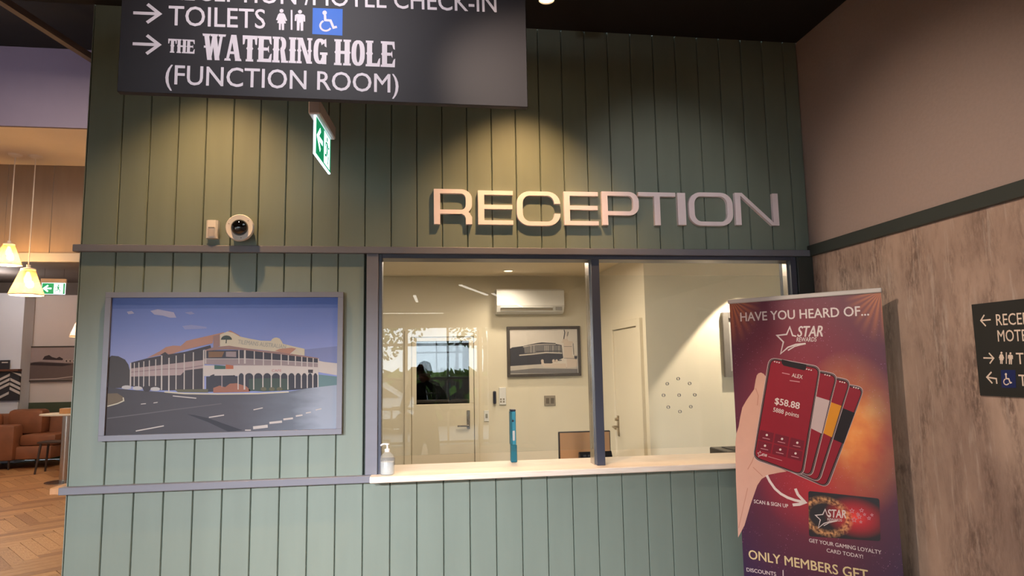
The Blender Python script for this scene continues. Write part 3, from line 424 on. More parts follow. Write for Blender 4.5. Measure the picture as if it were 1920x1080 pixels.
PRINTS['hotel']=[
('p','printed_sky','pic_sky',1,[(0.1562,2.1066),(1.354,2.1096),(1.3516,1.3695),(0.1492,1.363)]),
('p','printed_sky','pic_sky_dark',1.4,[(0.1562,2.1066),(1.354,2.1096),(1.3539,2.0454),(0.1564,2.0452)]),
('p','printed_sky','pic_cloud',1.7,[(0.35,2.0326),(0.3887,2.0416),(0.4325,2.0321),(0.472,2.0245),(0.4863,1.9947),(0.4514,1.9949),(0.4161,2.0063),(0.3725,2.0121)]),
('p','printed_sky','pic_cloud',1.7,[(0.2297,2.0286),(0.2552,2.0331),(0.2687,2.0192),(0.2389,2.0147)]),
('p','printed_sky','pic_cloud2',1.7,[(0.5186,1.9481),(0.5665,1.9542),(0.6461,1.9424),(0.6464,1.9331),(0.5324,1.9295)]),
('p','printed_sky','pic_cloud2',1.7,[(0.529,2.0223),(0.5639,2.0277),(0.582,2.0145),(0.5557,2.011)]),
('p','printed_view','pic_haze',2,[(1.1749,1.8102),(1.3542,1.8268),(1.3536,1.7228),(1.2539,1.7432),(1.1756,1.7726)]),
('p','printed_view','pic_tree',2,[(0.1495,1.7787),(0.1641,1.7912),(0.1982,1.787),(0.233,1.7684),(0.2513,1.741),(0.2614,1.7046),(0.2655,1.6145),(0.1539,1.6169)]),
('p','printed_view','pic_roof',2.5,[(0.3424,1.7747),(0.4092,1.8119),(0.4388,1.8337),(0.4767,1.8413),(0.5152,1.8388),(0.5449,1.8669),(0.7391,1.9119),(0.7398,1.8913),(0.6838,1.8817),(0.6809,1.851),(0.539,1.8182),(0.4595,1.791),(0.4362,1.8035),(0.4176,1.7916)]),
('p','printed_view','pic_dark',3,[(0.2643,1.7519),(0.3425,1.7727),(0.4177,1.7876),(0.5394,1.8061),(0.6696,1.841),(0.6782,1.8164),(0.6355,1.817),(0.6377,1.7519),(0.266,1.7139)]),
('p','printed_view','pic_pink',3.5,[(0.2638,1.7199),(0.6374,1.7601),(0.639,1.7114),(0.5357,1.6971),(0.5211,1.6793),(0.2658,1.6761)]),
('s','printed_view','pic_shade',3.8,0.0044,[(0.2666,1.7),(0.4207,1.7132),(0.5351,1.7153),(0.6384,1.7309)],0),
('p','printed_view','pic_dark',3.6,[(0.2658,1.6761),(0.5211,1.6793),(0.5431,1.705),(0.6389,1.7155),(0.643,1.5945),(0.4215,1.5993),(0.27,1.6244)]),
('s','printed_view','pic_white',4,0.0067,[(0.2625,1.7499),(0.2669,1.6265)],0),
('s','printed_view','pic_white',4,0.0048,[(0.2813,1.7496),(0.2856,1.6261)],0),
('s','printed_view','pic_white',4,0.0049,[(0.3045,1.7524),(0.309,1.6236)],0),
('s','printed_view','pic_white',4,0.0048,[(0.3292,1.7576),(0.3341,1.6171)],0),
('s','printed_view','pic_white',4,0.0049,[(0.3573,1.7624),(0.3622,1.6205)],0),
('s','printed_view','pic_white',4,0.0049,[(0.3897,1.7679),(0.3945,1.6238)],0),
('s','printed_view','pic_white',4,0.0068,[(0.4197,1.7876),(0.426,1.6012)],0),
('s','printed_view','pic_white',4,0.0068,[(0.4575,1.7749),(0.4636,1.5904)],0),
('s','printed_view','pic_white',4,0.0051,[(0.4941,1.7865),(0.5,1.6016)],0),
('s','printed_view','pic_white',4,0.0051,[(0.5359,1.796),(0.542,1.6007)],0),
('s','printed_view','pic_white',4,0.0051,[(0.5826,1.8035),(0.5887,1.5997)],0),
('s','printed_view','pic_white',4,0.007,[(0.6363,1.8149),(0.6425,1.5965)],0),
('p','printed_view','pic_roof2',4,[(0.6835,1.8919),(0.7203,1.9018),(0.7223,1.8362),(0.6857,1.8244)]),
('p','printed_view','pic_dark',3.9,[(0.4119,1.7917),(0.436,1.8067),(0.4597,1.787),(0.4371,1.7793)]),
('p','printed_view','pic_cream',4.2,[(0.7187,1.8988),(0.7578,1.9159),(0.7873,1.9082),(0.8257,1.8867),(0.885,1.8729),(0.936,1.8626),(0.9912,1.8606),(0.9973,1.8716),(1.0099,1.8781),(1.0227,1.8793),(1.0377,1.8734),(1.0487,1.8587),(1.0554,1.8444),(1.107,1.8305),(1.1738,1.8142),(1.1745,1.7765),(1.0993,1.7865),(0.9797,1.8057),(0.8233,1.8254),(0.7207,1.8332)]),
('p','printed_view','pic_roof',4.3,[(0.7599,1.9159),(0.7723,1.9215),(0.8213,1.8933),(0.8257,1.8867),(0.7873,1.9082)]),
('p','printed_view','pic_tree2',4.5,[(0.783,1.8696),(0.7822,1.8746),(0.7802,1.8795),(0.777,1.8839),(0.7728,1.8876),(0.7678,1.8907),(0.7621,1.8928),(0.7561,1.8939),(0.75,1.8939),(0.744,1.893),(0.7385,1.891),(0.7337,1.8881),(0.7297,1.8844),(0.7268,1.88),(0.725,1.8753),(0.7246,1.8703)]),
('s','printed_view','pic_tree2',4.5,0.005,[(0.7537,1.8708),(0.7523,1.8503)],0),
('t','printed_lettering','pic_pale',4.5,'TILEMANS AUSTRALIAN',(0.8143,1.8474),(1.071,1.8155),0.0241,0.6,0,'s'),
('p','printed_view','pic_roof2',4.4,[(0.6405,1.8147),(0.6855,1.8293),(0.7685,1.837),(0.8485,1.8229),(0.9373,1.8085),(1.0479,1.7982),(1.1079,1.7863),(1.2501,1.7621),(1.2502,1.7568),(1.0653,1.7825),(0.8488,1.8119),(0.7483,1.8167),(0.6406,1.8095)]),
('p','printed_view','pic_roof',4.6,[(1.0137,1.8053),(1.039,1.816),(1.1029,1.8217),(1.1287,1.8161),(1.095,1.7874),(1.0522,1.7951)]),
('s','printed_view','pic_white',4.7,0.0034,[(1.0972,1.7856),(1.1267,1.8117),(1.1594,1.7812)],0),
('p','printed_view','pic_dark2',4,[(0.6385,1.8126),(0.8488,1.8119),(1.0652,1.7834),(1.2502,1.7577),(1.2506,1.7312),(1.0661,1.743),(0.6402,1.7627)]),
('p','printed_view','pic_mauve',4.2,[(0.64,1.7679),(0.8543,1.7646),(1.0489,1.7511),(1.2506,1.7334),(1.251,1.7069),(1.0496,1.7169),(0.641,1.7368)]),
('p','printed_view','pic_white',4.3,[(0.6412,1.7303),(1.0495,1.7235),(1.251,1.71),(1.2517,1.665),(0.6432,1.672)]),
('p','printed_view','pic_dark2',4.5,[(0.6536,1.6697),(1.2517,1.665),(1.2528,1.5947),(1.0949,1.5849),(0.6564,1.5859)]),
('p','printed_view','pic_dark2',4.6,[(0.8516,1.6655),(0.8506,1.6721),(0.8481,1.6778),(0.8444,1.6822),(0.84,1.6845),(0.8354,1.6846),(0.8311,1.6824),(0.8276,1.6782),(0.8255,1.6725),(0.8248,1.666)]),
('p','printed_view','pic_dark2',4.6,[(0.9006,1.6646),(0.8991,1.6711),(0.8953,1.677),(0.8896,1.6813),(0.8826,1.6837),(0.8752,1.6839),(0.8684,1.6817),(0.8629,1.6776),(0.8594,1.6719),(0.8583,1.6654)]),
('p','printed_view','pic_dark2',4.6,[(0.9494,1.6637),(0.9479,1.6702),(0.9441,1.6761),(0.9384,1.6805),(0.9315,1.6829),(0.9242,1.683),(0.9174,1.6808),(0.9119,1.6767),(0.9084,1.671),(0.9073,1.6645)]),
('p','printed_view','pic_dark2',4.6,[(0.9945,1.6628),(0.9932,1.6694),(0.9897,1.6752),(0.9845,1.6796),(0.9782,1.682),(0.9715,1.6821),(0.9653,1.68),(0.9603,1.6758),(0.9571,1.6701),(0.9561,1.6635)]),
('p','printed_view','pic_dark2',4.6,[(1.0432,1.6619),(1.0418,1.6685),(1.038,1.6743),(1.0323,1.6787),(1.0254,1.6811),(1.0181,1.6813),(1.0114,1.6791),(1.0059,1.6749),(1.0024,1.6692),(1.0013,1.6627)]),
('p','printed_view','pic_dark2',4.6,[(1.0835,1.6611),(1.0824,1.6677),(1.0794,1.6736),(1.0748,1.678),(1.0693,1.6803),(1.0634,1.6804),(1.058,1.6783),(1.0536,1.674),(1.0508,1.6683),(1.05,1.6618)]),
('p','printed_view','pic_dark2',4.6,[(1.1219,1.6604),(1.1208,1.667),(1.118,1.6729),(1.1137,1.6772),(1.1085,1.6796),(1.103,1.6797),(1.0979,1.6775),(1.0938,1.6733),(1.0912,1.6676),(1.0904,1.661)]),
('p','printed_view','pic_dark2',4.6,[(1.1561,1.6597),(1.1551,1.6664),(1.1526,1.6722),(1.1489,1.6766),(1.1444,1.679),(1.1396,1.6791),(1.1352,1.6768),(1.1317,1.6726),(1.1294,1.6668),(1.1287,1.6603)]),
('p','printed_view','pic_dark2',4.6,[(1.1882,1.6591),(1.1873,1.6658),(1.185,1.6716),(1.1816,1.676),(1.1774,1.6784),(1.173,1.6784),(1.1689,1.6762),(1.1656,1.672),(1.1635,1.6662),(1.1629,1.6596)]),
('p','printed_view','pic_dark2',4.6,[(1.2182,1.6586),(1.2174,1.6652),(1.2153,1.6711),(1.2121,1.6754),(1.2083,1.6778),(1.2043,1.6779),(1.2005,1.6756),(1.1975,1.6714),(1.1956,1.6656),(1.195,1.659)]),
('p','printed_view','pic_dark2',4.6,[(1.2462,1.658),(1.2454,1.6647),(1.2435,1.6705),(1.2406,1.6749),(1.2372,1.6773),(1.2335,1.6773),(1.2301,1.6751),(1.2274,1.6708),(1.2256,1.665),(1.2251,1.6584)]),
('p','printed_view','pic_dark2',4.6,[(0.809,1.6663),(0.8047,1.6723),(0.7926,1.6778),(0.7742,1.682),(0.7518,1.6844),(0.728,1.6849),(0.7057,1.6832),(0.6877,1.6797),(0.6761,1.6747),(0.6721,1.6689)]),
('s','printed_view','pic_white',4.8,0.0055,[(0.8212,1.6774),(0.8235,1.5952)],0),
('s','printed_view','pic_white',4.8,0.0084,[(0.8546,1.6767),(0.8569,1.5944)],0),
('s','printed_view','pic_white',4.8,0.0055,[(0.9036,1.6758),(0.9058,1.5934)],0),
('s','printed_view','pic_white',4.8,0.0056,[(0.9524,1.6749),(0.9545,1.5923)],0),
('s','printed_view','pic_white',4.8,0.0055,[(0.9976,1.6741),(0.9995,1.5914)],0),
('s','printed_view','pic_white',4.8,0.0056,[(1.0463,1.6732),(1.0481,1.5903)],0),
('s','printed_view','pic_white',4.8,0.0056,[(1.0867,1.6724),(1.0884,1.5894)],0),
('s','printed_view','pic_white',4.8,0.0055,[(1.1251,1.6717),(1.1265,1.5965)],0),
('s','printed_view','pic_white',4.8,0.0056,[(1.1593,1.6711),(1.1607,1.5957)],0),
('s','printed_view','pic_white',4.8,0.0056,[(1.1914,1.6705),(1.1927,1.5951)],0),
('s','printed_view','pic_white',4.8,0.0056,[(1.2215,1.6699),(1.2227,1.5944)],0),
('s','printed_view','pic_white',4.8,0.0057,[(1.2494,1.6694),(1.2506,1.5938)],0),
('s','printed_view','pic_white',4.8,0.0053,[(0.6467,1.8138),(0.6492,1.7401)],0),
('s','printed_view','pic_white',4.8,0.0053,[(0.8216,1.8114),(0.8237,1.7372)],0),
('s','printed_view','pic_white',4.8,0.0092,[(0.853,1.811),(0.8551,1.7367)],0),
('s','printed_view','pic_white',4.8,0.0055,[(0.9037,1.8042),(0.9056,1.7299)],0),
('s','printed_view','pic_white',4.8,0.0055,[(0.9524,1.7978),(0.9542,1.7233)],0),
('s','printed_view','pic_white',4.8,0.0056,[(0.997,1.7918),(0.9987,1.7173)],0),
('s','printed_view','pic_white',4.8,0.0055,[(1.0482,1.785),(1.0498,1.7104)],0),
('s','printed_view','pic_white',4.8,0.0056,[(1.0866,1.7799),(1.0877,1.7271)],0),
('s','printed_view','pic_white',4.8,0.0056,[(1.1252,1.7748),(1.1262,1.7219)],0),
('s','printed_view','pic_white',4.8,0.0056,[(1.1596,1.7702),(1.1606,1.7173)],0),
('s','printed_view','pic_white',4.8,0.0056,[(1.1897,1.7662),(1.1907,1.7133)],0),
('s','printed_view','pic_white',4.8,0.0056,[(1.2221,1.7619),(1.223,1.7089)],0),
('s','printed_view','pic_white',4.8,0.0056,[(1.2502,1.7582),(1.251,1.7051)],0),
('s','printed_view','pic_white',4.8,0.0033,[(0.6483,1.7669),(0.8543,1.7638),(1.0489,1.7503),(1.2506,1.7334)],0),
('p','printed_view','pic_brown',4.7,[(0.6614,1.8057),(0.7445,1.8046),(0.7329,1.7743),(0.6625,1.7732)]),
('p','printed_view','pic_mauve',4.75,[(0.7528,1.8045),(0.8071,1.8037),(0.808,1.7732),(0.7537,1.7762)]),
('p','printed_view','pic_hedge',5,[(0.8783,1.6524),(0.9917,1.6546),(1.0893,1.6483),(1.0991,1.5848),(0.9598,1.5814),(0.88,1.5875)]),
('p','printed_view','pic_brick',5,[(0.7546,1.6096),(0.7789,1.6284),(0.8163,1.6298),(0.8668,1.6115),(0.8883,1.5894),(0.8802,1.581),(0.6936,1.5808),(0.6927,1.6066),(0.7254,1.6188)]),
('p','printed_view','pic_green',5.2,[(0.6949,1.7315),(0.7531,1.7262),(0.7537,1.7067),(0.6957,1.7077)]),
('p','printed_view','pic_orange',5.2,[(0.7542,1.7327),(0.7947,1.7277),(0.7953,1.7073),(0.7549,1.708)]),
('p','printed_view','pic_white',5.2,[(0.6956,1.709),(0.7965,1.7082),(0.7975,1.6735),(0.6968,1.6732)]),
('s','printed_view','pic_rose',5.4,0.0049,[(0.6974,1.6926),(0.7958,1.69)],0),
('s','printed_view','pic_mauve',5.3,0.0059,[(0.736,1.6746),(0.738,1.6099)],0),
('p','printed_view','pic_white',4.9,[(1.2513,1.7466),(1.2808,1.7395),(1.3537,1.7304),(1.3546,1.6631),(1.2523,1.6826)]),
('p','printed_view','pic_teal',4.85,[(1.2525,1.6694),(1.3547,1.6564),(1.3547,1.5837),(1.2537,1.5902)]),
('t','printed_lettering','pic_rose',5,'CAFE',(0.9994,1.6893),(1.0511,1.6884),0.014,0.4,0,'s'),
('p','printed_view','pic_dark',5,[(1.1952,1.6977),(1.2219,1.6972),(1.2213,1.6779),(1.1964,1.6801)]),
('p','printed_road','pic_road',5.4,[(0.152,1.6214),(0.2701,1.6054),(0.4242,1.5913),(0.5453,1.5768),(0.7197,1.5711),(1.093,1.5784),(1.2015,1.5946),(1.3587,1.6099),(1.3526,1.3684),(0.147,1.3635)]),
('s','printed_road','pic_cream',5.7,0.0069,[(0.4414,1.5909),(0.5452,1.5795),(0.7197,1.5729),(0.9318,1.5709),(1.0931,1.5765)],0),
('p','printed_road','pic_island',5.7,[(0.1536,1.5883),(0.2032,1.589),(0.2337,1.5686),(0.2347,1.5481),(0.1561,1.5206)]),
('s','printed_road','pic_cream',5.8,0.0059,[(0.1561,1.5206),(0.2058,1.5336),(0.2372,1.548),(0.2338,1.5659)],0),
('p','printed_road','pic_hedge2',5.8,[(0.4926,1.6024),(0.6662,1.6014),(0.6669,1.5823),(0.5104,1.5876)]),
('p','printed_road','pic_car',5.8,[(0.2738,1.6188),(0.2686,1.6253),(0.2557,1.6295),(0.24,1.6298),(0.2275,1.6261),(0.2229,1.6199),(0.228,1.6135),(0.2409,1.6093),(0.2566,1.6089),(0.2692,1.6126)]),
('p','printed_road','pic_car',5.8,[(0.3293,1.6132),(0.3241,1.6196),(0.3112,1.6238),(0.2954,1.6241),(0.2828,1.6205),(0.2782,1.6142),(0.2834,1.6078),(0.2963,1.6036),(0.312,1.6033),(0.3247,1.6069)]),
('p','printed_road','pic_car',5.8,[(0.4193,1.6067),(0.4141,1.6132),(0.4011,1.6174),(0.3852,1.6177),(0.3725,1.6141),(0.3679,1.6078),(0.373,1.6014),(0.386,1.5971),(0.4019,1.5968),(0.4146,1.6005)]),
('p','printed_road','pic_dark',5.9,[(0.3712,1.6105),(0.3668,1.6212),(0.3563,1.6279),(0.3436,1.6282),(0.3336,1.6218),(0.3302,1.6113),(0.3346,1.6007),(0.3451,1.5939),(0.3577,1.5936),(0.3677,1.5999)]),
('p','printed_road','pic_hedge2',5.8,[(0.9741,1.5948),(0.9692,1.6027),(0.9577,1.6062),(0.9464,1.6032),(0.9419,1.5955),(0.9468,1.5876),(0.9583,1.5841),(0.9696,1.5871)]),
('p','printed_road','pic_hedge2',5.8,[(1.0189,1.5938),(1.014,1.6018),(1.0025,1.6053),(0.9912,1.6023),(0.9866,1.5945),(0.9915,1.5866),(1.003,1.5831),(1.0144,1.5861)]),
('p','printed_road','pic_hedge2',5.8,[(1.0594,1.593),(1.0545,1.6009),(1.043,1.6044),(1.0316,1.6014),(1.027,1.5937),(1.0319,1.5857),(1.0434,1.5822),(1.0548,1.5852)]),
('s','printed_road','pic_white',5.9,0.0059,[(0.3053,1.386),(0.446,1.4094)],0),
('s','printed_road','pic_white',5.9,0.0061,[(0.6757,1.4479),(0.7539,1.4584)],0),
('s','printed_road','pic_white',5.9,0.016,[(0.9082,1.3851),(0.9852,1.392)],0),
('s','printed_road','pic_white',5.9,0.0116,[(0.9937,1.4091),(1.0605,1.4145)],0),
('s','printed_road','pic_white',5.9,0.0099,[(1.0674,1.4262),(1.1185,1.4312)],0),
('s','printed_road','pic_white',5.9,0.0081,[(1.1336,1.4427),(1.1696,1.4473)],0),
('s','printed_road','pic_white',5.9,0.0064,[(1.1875,1.4579),(1.2146,1.4618)],0),
('s','printed_road','pic_white',5.9,0.0053,[(0.9074,1.4826),(0.9561,1.4923)],0),
('s','printed_road','pic_white',5.9,0.0052,[(0.4853,1.5682),(0.6069,1.5528)],0),
('s','printed_road','pic_white',5.9,0.0062,[(0.8661,1.3737),(0.897,1.3728)],0),
('s','printed_road','pic_white',5.9,0.0043,[(0.3244,1.528),(0.3499,1.5301)],0),
('s','printed_road','pic_white',5.9,0.0043,[(0.3881,1.5327),(0.4093,1.5358)],0),
('s','printed_road','pic_white',5.9,0.0055,[(1.2399,1.4731),(1.2716,1.4797)],0),
('s','printed_road','pic_road_line',5.8,0.005,[(0.1592,1.4566),(0.369,1.4794),(0.4796,1.4927),(0.7388,1.5205)],0),
('p','printed_road','pic_shadow',5.85,[(0.5623,1.468),(0.6014,1.4625),(0.6714,1.4444),(0.8529,1.3741),(0.7785,1.3682),(0.6721,1.4227)])]
PRINTS['bw']=[
('p','printed_view','bw_sky',1,[(2.931,2.141),(3.7751,2.1379),(3.7699,1.598),(2.9287,1.6068)]),
('p','printed_view','bw_dark',2,[(2.929,1.9059),(2.9574,1.922),(3.092,1.9368),(3.2614,1.9712),(3.3226,1.9792),(3.4994,1.9684),(3.4991,1.9584),(3.5739,1.9427),(3.5903,1.7838),(3.4251,1.7134),(3.1211,1.7052),(2.9255,1.6953)]),
('p','printed_view','bw_mid',2.3,[(3.1018,1.9234),(3.2949,1.9509),(3.5669,1.9375),(3.5785,1.8573),(3.3469,1.8538),(3.1105,1.8505)]),
('s','printed_view','bw_light',2.6,0.0094,[(3.0918,1.9269),(3.2611,1.9533),(3.3629,1.9567),(3.499,1.953)],0),
('s','printed_view','bw_light',2.6,0.0147,[(3.0429,1.8251),(3.1978,1.8361),(3.3809,1.8534),(3.5782,1.8439)],0),
('s','printed_view','bw_light',2.6,0.0061,[(3.1898,1.9422),(3.1881,1.8561)],0),
('s','printed_view','bw_light',2.6,0.006,[(3.227,1.9418),(3.2252,1.8555)],0),
('s','printed_view','bw_light',2.6,0.0061,[(3.3625,1.9401),(3.3605,1.8536)],0),
('s','printed_view','bw_light',2.6,0.0061,[(3.3829,1.9398),(3.3809,1.8534)],0),
('s','printed_view','bw_light',2.6,0.0061,[(3.4033,1.9395),(3.4012,1.8531)],0),
('s','printed_view','bw_light',2.6,0.0061,[(3.4645,1.9388),(3.4624,1.8522)],0),
('s','printed_view','bw_light',2.6,0.0061,[(3.5396,1.9378),(3.5374,1.8512)],0),
('s','printed_view','bw_dark',2.7,0.0094,[(3.2525,1.8684),(3.572,1.8693)],0),
('p','printed_view','bw_light',2.5,[(2.9255,1.6953),(3.3167,1.7138),(3.343,1.6817),(3.628,1.6603),(3.7653,1.6745),(3.7645,1.6479),(3.2212,1.664),(2.9293,1.6395)]),
('p','printed_view','bw_mid',2.5,[(2.9293,1.6395),(3.1539,1.6651),(3.4241,1.6704),(3.7651,1.6679),(3.7686,1.598),(2.9287,1.6068)]),
('p','printed_view','bw_white',3,[(3.5646,1.981),(3.5887,1.9874),(3.5895,2.0175),(3.6102,2.0206),(3.6479,2.0202),(3.6609,1.9932),(3.7177,1.9859),(3.7199,1.9657),(3.7047,1.9626),(3.7039,1.8088),(3.7647,1.7745),(3.7653,1.6745),(3.6348,1.6601),(3.6313,1.7832),(3.5973,1.7904),(3.6018,1.9638)]),
('p','printed_view','bw_white',3.1,[(3.3453,1.7511),(3.3422,1.7636),(3.3336,1.7714),(3.3227,1.7716),(3.3138,1.764),(3.3101,1.7516),(3.3132,1.7391),(3.3218,1.7313),(3.3327,1.7311),(3.3417,1.7387)]),
('p','printed_view','bw_white',3.1,[(3.4844,1.7489),(3.4813,1.7614),(3.4727,1.7693),(3.4617,1.7694),(3.4527,1.7619),(3.449,1.7495),(3.4521,1.7369),(3.4608,1.7291),(3.4717,1.7289),(3.4807,1.7365)]),
('p','printed_view','bw_white',3.1,[(3.5239,1.7483),(3.5208,1.7608),(3.5121,1.7687),(3.5012,1.7688),(3.4922,1.7613),(3.4885,1.7488),(3.4915,1.7363),(3.5002,1.7285),(3.5111,1.7283),(3.5202,1.7358)]),
('p','printed_view','bw_white',3,[(3.314,1.7417),(3.341,1.7412),(3.3507,1.7212),(3.4524,1.7196),(3.6227,1.7168),(3.628,1.6603),(3.3565,1.6781),(3.3165,1.7019)]),
('s','printed_view','bw_dark',3.2,0.0094,[(3.3478,1.7411),(3.4463,1.7475)],0),
('s','printed_view','bw_dark',3.2,0.0095,[(3.5213,1.753),(3.5691,1.7562)],0),
('s','printed_view','bw_dark',3.2,0.0109,[(3.6097,2.1313),(3.6177,2.0977),(3.6032,2.0173)],0),
('s','printed_view','bw_white',3.3,0.011,[(3.6436,2.1176),(3.6357,2.0773),(3.648,2.0235)],0),
('s','printed_view','bw_dark',3.1,0.0082,[(3.6606,2.1073),(3.6487,2.0504)],0),
('s','printed_view','bw_dark',3.2,0.0068,[(3.7185,1.9624),(3.7248,1.8218)],0),
('p','printed_view','bw_dark',3.2,[(3.7673,1.7945),(3.7642,1.8122),(3.7549,1.8232),(3.743,1.8234),(3.7331,1.8126),(3.7289,1.7951),(3.7321,1.7774),(3.7414,1.7663),(3.7532,1.7661),(3.7632,1.7769)]),
('p','printed_view','bw_white',3.4,[(3.7638,1.8146),(3.7613,1.8205),(3.7546,1.8242),(3.7461,1.8244),(3.7391,1.8208),(3.7363,1.815),(3.7388,1.809),(3.7455,1.8053),(3.754,1.8052),(3.761,1.8087)]),
('s','printed_view','bw_mid',3.2,0.0054,[(3.6008,1.925),(3.7036,1.9237)],0),
('s','printed_view','bw_mid',3.2,0.0054,[(3.5971,1.7837),(3.7647,1.7732)],0)]
PRINTS['bistro']=[
('p','printed_view','sep_sky',1,[(-5.9634,2.212),(-4.9333,2.2165),(-4.9138,1.5747),(-5.975,1.5895)]),
('p','printed_view','sep_mid',2,[(-5.9541,1.9204),(-5.7226,1.9464),(-5.279,1.9095),(-4.9173,1.9097),(-4.9113,1.5807),(-5.9696,1.5894)]),
('p','printed_view','sep_dark',2.4,[(-5.9523,1.8907),(-5.8315,1.9303),(-5.3064,1.904),(-5.0828,1.8764),(-5.3031,1.8443),(-5.9103,1.8752)]),
('p','printed_view','sep_dark',2.4,[(-5.6835,1.9815),(-5.6461,2.0495),(-5.5649,2.0752),(-5.5072,2.0325),(-5.4229,2.0074),(-5.3691,2.0365),(-5.2975,1.9935),(-5.3097,1.9638)]),
('p','printed_view','sep_light',2.6,[(-5.212,1.9533),(-5.2185,1.9745),(-5.2331,1.9878),(-5.2503,1.988),(-5.2634,1.9752),(-5.2676,1.9542),(-5.2611,1.933),(-5.2465,1.9197),(-5.2294,1.9195),(-5.2162,1.9323)]),
('p','printed_view','sep_dark',2.7,[(-5.22,1.9474),(-5.225,1.9644),(-5.2352,1.9716),(-5.2447,1.9648),(-5.2478,1.9479),(-5.2428,1.9309),(-5.2326,1.9237),(-5.2232,1.9306)]),
('p','printed_view','sep_light',2.6,[(-5.1425,1.9522),(-5.1489,1.9734),(-5.1636,1.9867),(-5.1808,1.987),(-5.194,1.9741),(-5.1981,1.9531),(-5.1917,1.9319),(-5.1771,1.9186),(-5.1599,1.9183),(-5.1467,1.9312)]),
('p','printed_view','sep_dark',2.7,[(-5.1505,1.9464),(-5.1555,1.9634),(-5.1657,1.9705),(-5.1752,1.9637),(-5.1783,1.9468),(-5.1733,1.9298),(-5.1631,1.9226),(-5.1537,1.9295)]),
('p','printed_view','sep_light',2.6,[(-5.0729,1.9511),(-5.0793,1.9724),(-5.0939,1.9856),(-5.1112,1.9859),(-5.1244,1.973),(-5.1286,1.952),(-5.1221,1.9308),(-5.1075,1.9175),(-5.0903,1.9172),(-5.0771,1.9301)]),
('p','printed_view','sep_dark',2.7,[(-5.0809,1.9453),(-5.0859,1.9623),(-5.0961,1.9695),(-5.1056,1.9626),(-5.1088,1.9457),(-5.1038,1.9287),(-5.0936,1.9215),(-5.0841,1.9284)]),
('p','printed_view','sep_light',2.6,[(-5.0031,1.95),(-5.0096,1.9713),(-5.0242,1.9846),(-5.0415,1.9848),(-5.0547,1.972),(-5.0589,1.9509),(-5.0525,1.9297),(-5.0378,1.9164),(-5.0206,1.9161),(-5.0073,1.929)]),
('p','printed_view','sep_dark',2.7,[(-5.0112,1.9442),(-5.0162,1.9612),(-5.0264,1.9684),(-5.0359,1.9615),(-5.0391,1.9446),(-5.0341,1.9276),(-5.0239,1.9204),(-5.0144,1.9273)]),
('s','printed_view','sep_light',2.6,0.0164,[(-5.8931,1.5879),(-5.4,1.5991),(-5.0147,1.6423)],0)]
PRINTS['reception']=[
('R',1.8997,2.1255,2.5384,2.7509),
('E',2.1621,2.3726,2.5392,2.7466),
('C',2.3952,2.663,2.5357,2.7471),
('E',2.6859,2.9005,2.5421,2.7506),
('P',2.9238,3.1588,2.5452,2.7558),
('T',3.1574,3.3974,2.5482,2.7564),
('I',3.4104,3.4626,2.5515,2.7563),
('O',3.4837,3.7746,2.5497,2.7625),
('N',3.7916,4.0827,2.5564,2.7644)]


# ---------------------------------------------------------------- materials
mat('green_board', (118, 130, 118), .5, noise=.10, scale=3, stretch=(3, 3, .4), bump=.05)
mat('groove_dark', (40, 52, 44), .8)
mat('blue_grey_trim', (112, 113, 122), .45, noise=.08, scale=5, stretch=(.5, 3, 3))
mat('dark_frame', (62, 66, 80), .35, noise=.05, scale=6)
mat('black_ceiling', (17, 17, 18), .9, noise=.2, scale=5)
mat('sign_panel', (36, 34, 39), .62, noise=.08, scale=4)
mat('taupe_paint', (152, 132, 124), .75, noise=.05, scale=60, bump=.25, contrast=(.35, .65))
mat('green_black_trim', (50, 54, 50), .5, noise=.1, scale=6)
mat('cream_wall', (226, 214, 190), .75, noise=.03, scale=4)
mat('office_ceiling', (230, 214, 186), .8, noise=.03, scale=3)
mat('door_cream', (224, 211, 186), .5, noise=.03, scale=4)
mat('white_plastic', (226, 222, 216), .4, noise=.03, scale=20)
mat('letter_silver', (246, 234, 238), .4, metal=.05, noise=.05, scale=12)
mat('counter_wood', (228, 218, 204), .4, noise=.2, scale=6, stretch=(1.2, 14, 14), rgb2=(212, 198, 180))
mat('raw_timber', (196, 142, 92), .5, noise=.2, scale=8, stretch=(4, 1, 1))
mat('steel', (196, 188, 180), .22, metal=1, noise=.08, scale=10)
mat('brass_steel', (176, 160, 136), .3, metal=1, noise=.08, scale=14)
mat('dome_black', (14, 13, 16), .06, coat=1, noise=.1, scale=5)
mat('lens_grey', (150, 160, 175), .15, noise=.1, scale=20)
mat('tan_leather', (136, 84, 56), .5, noise=.25, scale=5, bump=.2)
mat('dark_timber', (66, 48, 38), .5, noise=.3, scale=8, stretch=(1, 1, 6))
mat('tabletop', (214, 206, 190), .4, noise=.08, scale=8)
mat('white_wall', (196, 188, 186), .8, noise=.03, scale=3)
mat('cool_wall', (200, 205, 216), .8, noise=.03, scale=3)
mat('tan_panel', (142, 124, 106), .6, noise=.12, scale=3, stretch=(3, 3, .5))
mat('mauve_panel', (116, 106, 122), .8, noise=.05, scale=3)
mat('soffit', (226, 214, 196), .75, noise=.06, scale=2)
mat('grey_blue_band', (150, 150, 150), .7, noise=.05, scale=3)
mat('dado_green', (66, 74, 54), .6, noise=.1, scale=4)
mat('lounge_ceiling', (96, 88, 84), .8, noise=.15, scale=3)
mat('dark_panel', (42, 40, 46), .5, noise=.15, scale=10)
mat('slat_white', (186, 180, 178), .5, noise=.1, scale=12)
mat('walnut', (96, 60, 44), .5, noise=.2, scale=10, stretch=(1, 4, 4))
mat('brown_monitor', (196, 140, 90), .45, noise=.12, scale=6)
mat('monitor_black', (20, 18, 20), .35, noise=.1, scale=30)
mat('key_grey', (66, 62, 60), .5, noise=.1, scale=30)
